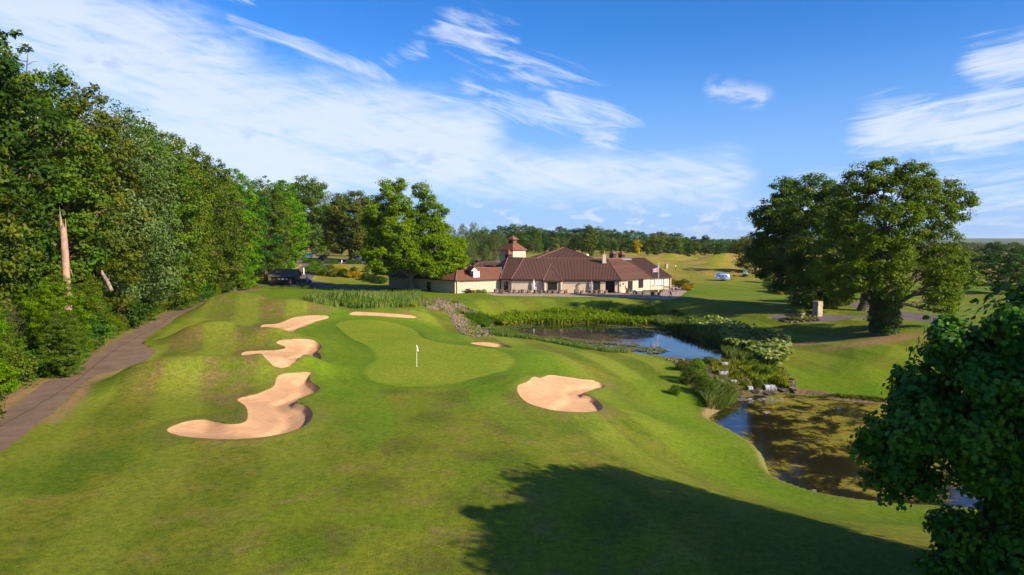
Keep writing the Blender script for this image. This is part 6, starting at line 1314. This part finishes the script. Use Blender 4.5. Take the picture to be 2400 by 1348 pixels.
r5 = np.random.default_rng(10); n = 1300; a = r5.uniform(0, 6.28, n); rr_ = np.sqrt(r5.random(n)); C = np.stack([p.x + rr_ * 2.4 * np.cos(a), p.y + rr_ * 1.7 * np.sin(a), np.full(n, p.z + .12) + r5.random(n) * .2], 1); Vv, Ff, va = leaves(C, np.tile([[0, 0, 1.]], (n, 1)) + r5.normal(0, .5, (n, 3)), .18, r5.random(n), 'quad', .8, r5)
tag(link('bedding_plants', mesh_np('bedding_plants', Vv, Ff, 'leaf_marsh', {'v': va})), 'low bedding plants inside the ring of rocks', kind='stuff')

# ------------------------------------------------------------------ shed and seating
def shed():
    p = G(664, 668); o = empty('timber_shed', p); tag(o, 'dark brown timber shed with grey roof at the end of the path', 'shed'); d = p.y; s = d / F
    w = 58 * s; h = 2.25; dp = 4.0; x0 = -w / 2; mb = MB(); mb.box((0, dp / 2, h / 2 - .1), (w, dp, h + .2)); bd = mb.obj('wall', 'brown_paint', o)
    for k in range(9): mb = MB(); mb.box((0, -.02, .12 + k * .25), (w + .02, .05, .21)); mb.obj('board', 'dark_paint' if k % 2 else 'brown_paint', o)
    for k in range(8): mb = MB(); mb.box((w / 2 + .02, dp / 2, .12 + k * .25), (.05, dp, .21)); mb.obj('board', 'brown_paint', o)
    for sg in (0, 1):
        y0, y1 = (-.45, dp / 2) if sg == 0 else (dp + .45, dp / 2); z0, z1 = h - .1, h + 1.75; a = [(x0 - .3, y0, z0), (w / 2 + .35, y0, z0), (w / 2 + .35, y1, z1), (x0 - .3, y1, z1)]
        mb = MB(); mb.hexa(a + [(x, y, z + .12) for x, y, z in a]); mb.obj('roof', 'slate', o)
    mb = MB(); mb.poly([(w / 2 + .04, -.0, h), (w / 2 + .04, dp, h), (w / 2 + .04, dp / 2, h + 1.7)]); mb.obj('gable', 'brown_paint', o)
    for k in range(3):
        x = -w / 2 + w * .34 + k * 1.0; f = MB(); f.box((x, -.06, 1.25), (.78, .06, 1.25)); fo = f.obj('window', 'dark_paint', o); g = MB(); g.box((x, -.10, 1.25), (.62, .03, 1.08)); g.obj('pane', 'glass', fo); g = MB(); g.box((x, -.12, 1.55), (.6, .02, .42)); g.obj('blind', 'net_curtain', fo)
    return p, w
sp_, sw = shed()
p = G(681, 672); p.z += 1.15; mb = MB(); n = 20; m_ = 8
V_ = [((.33 + .085 * math.cos(2 * math.pi * j / m_)) * math.cos(2 * math.pi * i / n), .07 * math.sin(2 * math.pi * j / m_), (.33 + .085 * math.cos(2 * math.pi * j / m_)) * math.sin(2 * math.pi * i / n)) for i in range(n) for j in range(m_)]
F_ = [(i * m_ + j, ((i + 1) % n) * m_ + j, ((i + 1) % n) * m_ + (j + 1) % m_, i * m_ + (j + 1) % m_) for i in range(n) for j in range(m_)]
o = empty('lifebuoy_stand', (p.x, p.y, Hh(p.x, p.y))); tag(o, 'orange lifebuoy hanging on a post at the corner of the timber shed', 'lifebuoy'); q = link('ring', mesh_np('ring', V_, F_, 'orange', smooth=True), o, (0, -.1, 1.15)); mb = MB(); mb.box((0, 0, .9), (.1, .08, 1.8)); mb.obj('post', 'white_paint', o)
for k in range(4):
    a = math.pi / 4 + k * math.pi / 2; mb = MB(); mb.box((.33 * math.cos(a), -.1, 1.15 + .33 * math.sin(a)), (.14, .2, .1)); mb.obj('band', 'white_cloth', o)
parasol(720, 668, 3.2, 'grey_cloth', 'thick grey closed parasol beside the timber shed')
for i, (px, a, w) in enumerate([(697, .3, 'leftmost wicker chair of the seating by the shed'), (706, 2.5, 'second wicker chair from the shed'), (716, 3.6, 'wicker chair just left of the grey parasol base'), (726, 5, 'wicker chair right of the thick grey parasol')]):
    o = link('wicker_tub_chair', CM, None, G(px, 671), (0, 0, a)); tag(o, w, 'chair', 'chairs by the shed')
o = link('round_table', TBM, None, G(711, 670)); tag(o, 'small round table among the chairs by the shed', 'table')
def lav(px, py, n, w, d, h, m, lab):
    p = G(px, py); r = np.random.default_rng(px); a = r.uniform(0, 6.28, n); q = np.sqrt(r.random(n)); C = np.stack([p.x + q * w * np.cos(a), p.y + q * d * np.sin(a), p.z + h * np.sqrt(np.clip(1 - q ** 2, 0, 1)) * r.uniform(.5, 1, n)], 1)
    Vv, Ff, va = leaves(C, C - np.array([p.x, p.y, p.z - .2]), .14, r.random(n), 'quad', .35, r); o = link('lavender_bush', mesh_np('lavender_bush', Vv, Ff, m, {'v': va})); tag(o, lab, 'lavender')
lav(741, 672, 900, 1.2, 1.0, 1.0, 'flower_mauve', 'domed lavender bush right of the shed seating'); lav(688, 673, 500, .9, .7, .7, 'flower_mauve', 'lavender clump below the lifebuoy')
for i, (px, m) in enumerate([(600, 'leaf_mid'), (622, 'leaf_mid'), (644, 'leaf_mid'), (666, 'leaf_olive'), (690, 'leaf_mid'), (714, 'leaf_olive'), (736, 'leaf_olive')]): lav(px, 677, 900, 1.9, .8, 1.0, m, 'low green border plant %s' % ['under the trees left of the shed', 'at the left end of the shed', 'under the first shed window', 'under the right shed windows', 'below the lifebuoy post', 'in front of the shed seating', 'in front of the lavender dome'][i])

# ------------------------------------------------------------------ vehicles
def car(loc, rz, paint, lab, van=False, s=1.0):
    o = empty('parked_car' if not van else 'parked_van', loc, rz, s); tag(o, lab, 'van' if van else 'car'); L, W_ = (4.3, 1.8) if not van else (4.8, 1.95)
    prof = [(-L / 2, .35), (-L / 2, .8), (-L / 2 + .15, .95), (-L / 2 + 1.1, 1.0), (L / 2 - .25, 1.0), (L / 2, .85), (L / 2, .35)] if not van else [(-L / 2, .35), (-L / 2, .95), (-L / 2 + .9, 1.15), (L / 2, 1.15), (L / 2, .35)]
    cabin = [(-L / 2 + 1.0, 1.0), (-L / 2 + 1.75, 1.45), (L / 2 - .95, 1.48), (L / 2 - .3, 1.0)] if not van else [(-L / 2 + .85, 1.15), (-L / 2 + 1.5, 1.9), (L / 2 - .15, 1.95), (L / 2, 1.15)]
    def ext(pf, w0, w1, m, nm, par):
        mb = MB(); k = len(pf); zt = max(z for x, z in pf); zb = min(z for x, z in pf); a = [(x, -(w0 + (w1 - w0) * (z - zb) / (zt - zb)), z) for x, z in pf]; b = [(x, -y, z) for x, y, z in a]; mb.v = a + b; mb.f = [tuple(range(k)), tuple(reversed(range(k, 2 * k)))] + [(i, k + i, k + (i + 1) % k, (i + 1) % k) for i in range(k)]
        return mb.obj(nm, m, par)
    ext(prof, W_ / 2, W_ / 2 - .04, paint, 'body', o); ext(cabin, W_ / 2 - .06, W_ / 2 - .28, 'car_glass', 'windows', o)
    zt = cabin[1][1]; mb = MB(); mb.box(((cabin[1][0] + cabin[2][0]) / 2, 0, zt + .03), (cabin[2][0] - cabin[1][0], W_ - .5, .05)); mb.obj('roof', paint, o)
    for x in (-L / 2 + .8, L / 2 - .85):
        for y in (-1, 1):
            mb = MB(); mb.tube([(x, y * (W_ / 2 - .18), .33), (x, y * (W_ / 2 + .02), .33)], [.33, .33], 14); wh = mb.obj('wheel', 'rubber', o); mb = MB(); mb.tube([(x, y * (W_ / 2 + .015), .33), (x, y * (W_ / 2 + .03), .33)], [.2, .2], 10); mb.obj('rim', 'silver', wh)
    for y in (-.65, .65):
        mb = MB(); mb.box((-L / 2 - .01, y, .75), (.05, .35, .16)); mb.obj('headlight', 'white_cloth', o); mb = MB(); mb.box((L / 2 + .01, y, .8), (.05, .3, .16)); mb.obj('tail_light', 'red', o)
    return o
car(G(718, 606), R(70), 'car_white', 'white van parked at the left end of the car park', True); car(G(757, 608.5), R(85), 'car_black', 'black car parked behind the clipped hedges')
car(G(831, 609), R(60), 'car_blue', 'blue car half hidden by the dark tree trunk'); car(G(856, 611), R(88), 'car_blue', 'dark blue car nearest the big tree in the car park'); car(G(711, 666), R(5), 'car_blue', 'dark blue car parked behind the seating beside the shed', s=1.0)
car(G(733, 597), R(50), 'car_white', 'white car in the shade behind the white van')
# silver caravan
def caravan():
    p = G(1693, 658); s = p.y / F; L = 36 * s; W_ = 2.2; H_ = 19 * s; o = empty('silver_caravan', p, R(-8)); tag(o, 'polished silver caravan with rounded ends on the far lawn', 'caravan'); V_ = []; F_ = []; n, m_ = 20, 14
    for i in range(n + 1):
        t = -1 + 2 * i / n; ex = (1 - abs(t) ** 3.2) ** (1 / 2.4) if abs(t) < 1 else 0; x = t * L / 2
        for j in range(m_ + 1):
            a = math.pi * j / m_; c = math.cos(a); sn = math.sin(a); y = W_ / 2 * math.copysign(abs(c) ** .55, c) * (0.55 + .45 * ex) * (1 if ex > 0 else .1) * max(ex, .0) ** .35; z = .45 + (H_ - .45) * (sn ** .62) * ex
            V_.append((x, y, z))
    for i in range(n):
        for j in range(m_): a = i * (m_ + 1) + j; F_.append((a, a + 1, a + m_ + 2, a + m_ + 1))
    link('shell', mesh_np('shell', V_, F_, 'silver', smooth=True), o)
    mb = MB(); mb.box((0, 0, .45), (L * .8, W_ * .7, .12)); mb.obj('chassis', 'dark_metal', o)
    for k in (-1, 0, 1):
        mb = MB(); mb.box((k * L * .22, -W_ / 2 + .01, 1.35 * H_ / 2.2), (.44, .06, .36)); f = mb.obj('window', 'dark_metal', o); mb = MB(); mb.box((k * L * .22, -W_ / 2 - .03, 1.35 * H_ / 2.2), (.34, .02, .28)); mb.obj('pane', 'glass', f)
    for y in (-1, 1): mb = MB(); mb.tube([(0.2, y * .85, .33), (0.2, y * 1.05, .33)], [.33, .33], 14); mb.obj('wheel', 'rubber', o)
    mb = MB(); mb.tube([(L / 2 * .9, 0, .45), (L / 2 + .9, 0, .4)], [.05, .05], 6); mb.obj('tow_bar', 'dark_metal', o)
caravan()
def cart(px, py, lab, rz):
    p = G(px, py); o = empty('golf_cart', p, rz); tag(o, lab, 'golf cart')
    mb = MB(); mb.hexa([(-1.15, -.58, .3), (1.15, -.58, .3), (1.15, .58, .3), (-1.15, .58, .3), (-1.0, -.55, .75), (1.1, -.55, .62), (1.1, .55, .62), (-1.0, .55, .75)]); mb.obj('body', 'dark_metal', o)
    mb = MB(); mb.box((.15, 0, .78), (.5, 1.05, .14)); mb.obj('seat', 'white_cloth', o); mb = MB(); mb.box((.42, 0, 1.02), (.1, 1.05, .42)); mb.obj('seat_back', 'white_cloth', o)
    mb = MB(); mb.box((-.1, 0, 1.86), (1.7, 1.2, .08)); mb.obj('canopy', 'grey_cloth', o)
    for x in (-.8, .65):
        for y in (-.52, .52): mb = MB(); mb.tube([(x, y, .6), (x * .9, y, 1.83)], [.025, .025], 5); mb.obj('post', 'silver', o)
    mb = MB(); mb.hexa([(-.98, -.5, .75), (-.98, .5, .75), (-.94, .5, .75), (-.94, -.5, .75), (-.8, -.5, 1.8), (-.8, .5, 1.8), (-.76, .5, 1.8), (-.76, -.5, 1.8)]); mb.obj('windscreen', 'net_curtain', o)
    for x in (-.78, .78):
        for y in (-.55, .55): mb = MB(); mb.tube([(x, y - .09, .24), (x, y + .09, .24)], [.24, .24], 12); mb.obj('wheel', 'rubber', o)
    mb = MB(); mb.box((1.0, 0, .95), (.28, .7, .75)); mb.obj('bag_rack', 'black_cloth', o)
cart(1747, 648, 'golf cart with pale windscreen parked under the small tree', R(60)); cart(1541, 640, 'golf cart half hidden behind the right end of the clubhouse roof', R(20))

# ------------------------------------------------------------------ foreground maple on the right
def maple():
    dep = 20.0; bx, bz = 21.0, Hh(21.0, 20.0); o = empty('maple_tree', (bx, dep, bz)); tag(o, 'dark lobed-leaf tree close to the camera at the lower right edge', 'tree'); s = dep / F
    vis = [(2385, 800, 62, 0), (2330, 860, 80, 1), (2265, 885, 60, -1), (2218, 800, 24, 0), (2232, 840, 34, .5), (2200, 920, 62, 1), (2150, 950, 50, 0), (2110, 1000, 56, -.6), (2075, 1040, 40, .4), (2095, 1085, 44, 0), (2160, 1060, 66, 1), (2240, 1000, 80, -.5), (2320, 960, 90, .8), (2390, 900, 90, -.8), (2380, 1050, 90, .5), (2280, 1080, 64, -.4), (2160, 1130, 34, 0), (2125, 1140, 24, .3), (2400, 1150, 60, 0),
           (2330, 1130, 40, .6), (2215, 1225, 40, -.3), (2260, 1255, 46, .2), (2330, 1280, 58, -.4), (2390, 1240, 60, .3), (2230, 1300, 34, 0), (2300, 1330, 50, .2), (2400, 1330, 60, 0), (2365, 1190, 32, .4), (2205, 772, 13, 0), (2238, 768, 12, .3), (2176, 902, 16, .4), (2122, 955, 16, -.3), (2082, 985, 15, .3), (2046, 1012, 15, -.2), (2034, 1062, 13, 0), (2052, 1130, 15, .2), (2098, 1168, 15, 0), (2292, 800, 18, .4), (2335, 765, 18, -.3), (2190, 1192, 14, 0), (2165, 1262, 17, .3), (2182, 1322, 16, -.2), (2380, 740, 20, 0), (2450, 1000, 120, 0), (2480, 850, 100, 1), (2460, 1250, 90, 0)]
    L = []
    for px, py, rp_, do in vis: q = PY(px, py, dep); L.append((q[0] - bx, do, q[2] - bz, rp_ * s, rp_ * s, rp_ * s * .85))
    link('crown', crown('crown', L, 1500, 34, 0.16, 'leaf_maple', 65, 0.45, shape='maple', inner=.25, up=.25, squash=.75), o)
    L2 = [(-2.5, 0, 8.8, 2.6, 3.0, 2.2), (0, 1, 10.4, 2.8, 3.2, 2.2), (1.5, -2, 9.0, 3.5, 3.5, 2.6), (2, 3, 8.6, 3.5, 3.5, 2.6), (-1.5, 3.2, 8.0, 3.0, 2.6, 2.3), (-1, -3.5, 8.6, 3.2, 3.0, 2.4), (0, 0, 6.2, 3.2, 4, 2.6), (1, 3.8, 7.2, 2.6, 2.4, 2.2)]
    link('crown', crown('crown', L2, 620, 46, 0.42, 'leaf_maple', 66, 1.2, inner=.3), o)
    tb = trunk_mesh(66, 12, .42, L2 + [l for l in L if l[3] > 0.85][::3]); link('trunk', tb, o)
maple()
# its neighbour beside the camera, outside the frame, whose shade falls on the near fairway
nb = [(0, 0, 12, 3.6, 3.6, 2.8), (-2.6, 0, 10.4, 3.3, 3.3, 2.6), (2.5, 0, 10.5, 3.4, 3.4, 2.6), (0, -3, 10.5, 3.3, 3.3, 2.6), (0, 3, 10.2, 3.3, 3.3, 2.6), (-1.5, -4, 8.4, 3, 3, 2.4), (-1.5, 3.6, 7.6, 3, 3, 2.4), (0, 0, 7.4, 4.2, 4.2, 2.6), (2, 4, 8, 3, 3, 2.4), (-2.4, 0.5, 6.4, 2.8, 2.8, 2)]
o = empty('maple_tree', (23.5, 13.0, Hh(23.5, 13))); tag(o, 'leafy tree beside the camera outside the right edge, casting the lawn shadow', 'tree')
link('crown', crown('crown', nb, 800, 46, 0.42, 'leaf_maple', 67, 1.15, inner=.3), o); link('trunk', trunk_mesh(67, 13, .4, nb), o)

# ------------------------------------------------------------------ air
mb = MB(); mb.box((0, 4455, 21), (14000, 9300, 58)); me = mb.mesh('haze'); hm = bpy.data.materials.new('haze'); hm.use_nodes = True; N = NT(hm.node_tree); N.n.clear()
pv = N.node('ShaderNodeVolumePrincipled'); N.put(pv.inputs['Color'], (0.80, 0.88, 1.0)); pv.inputs['Density'].default_value = 0.000045; pv.inputs['Anisotropy'].default_value = 0.2
o_ = N.node('ShaderNodeOutputMaterial'); N.l.new(pv.outputs[0], o_.inputs['Volume']); me.materials.append(hm); tag(link('haze', me), 'thin blue air between the camera and the far hills', kind='stuff')
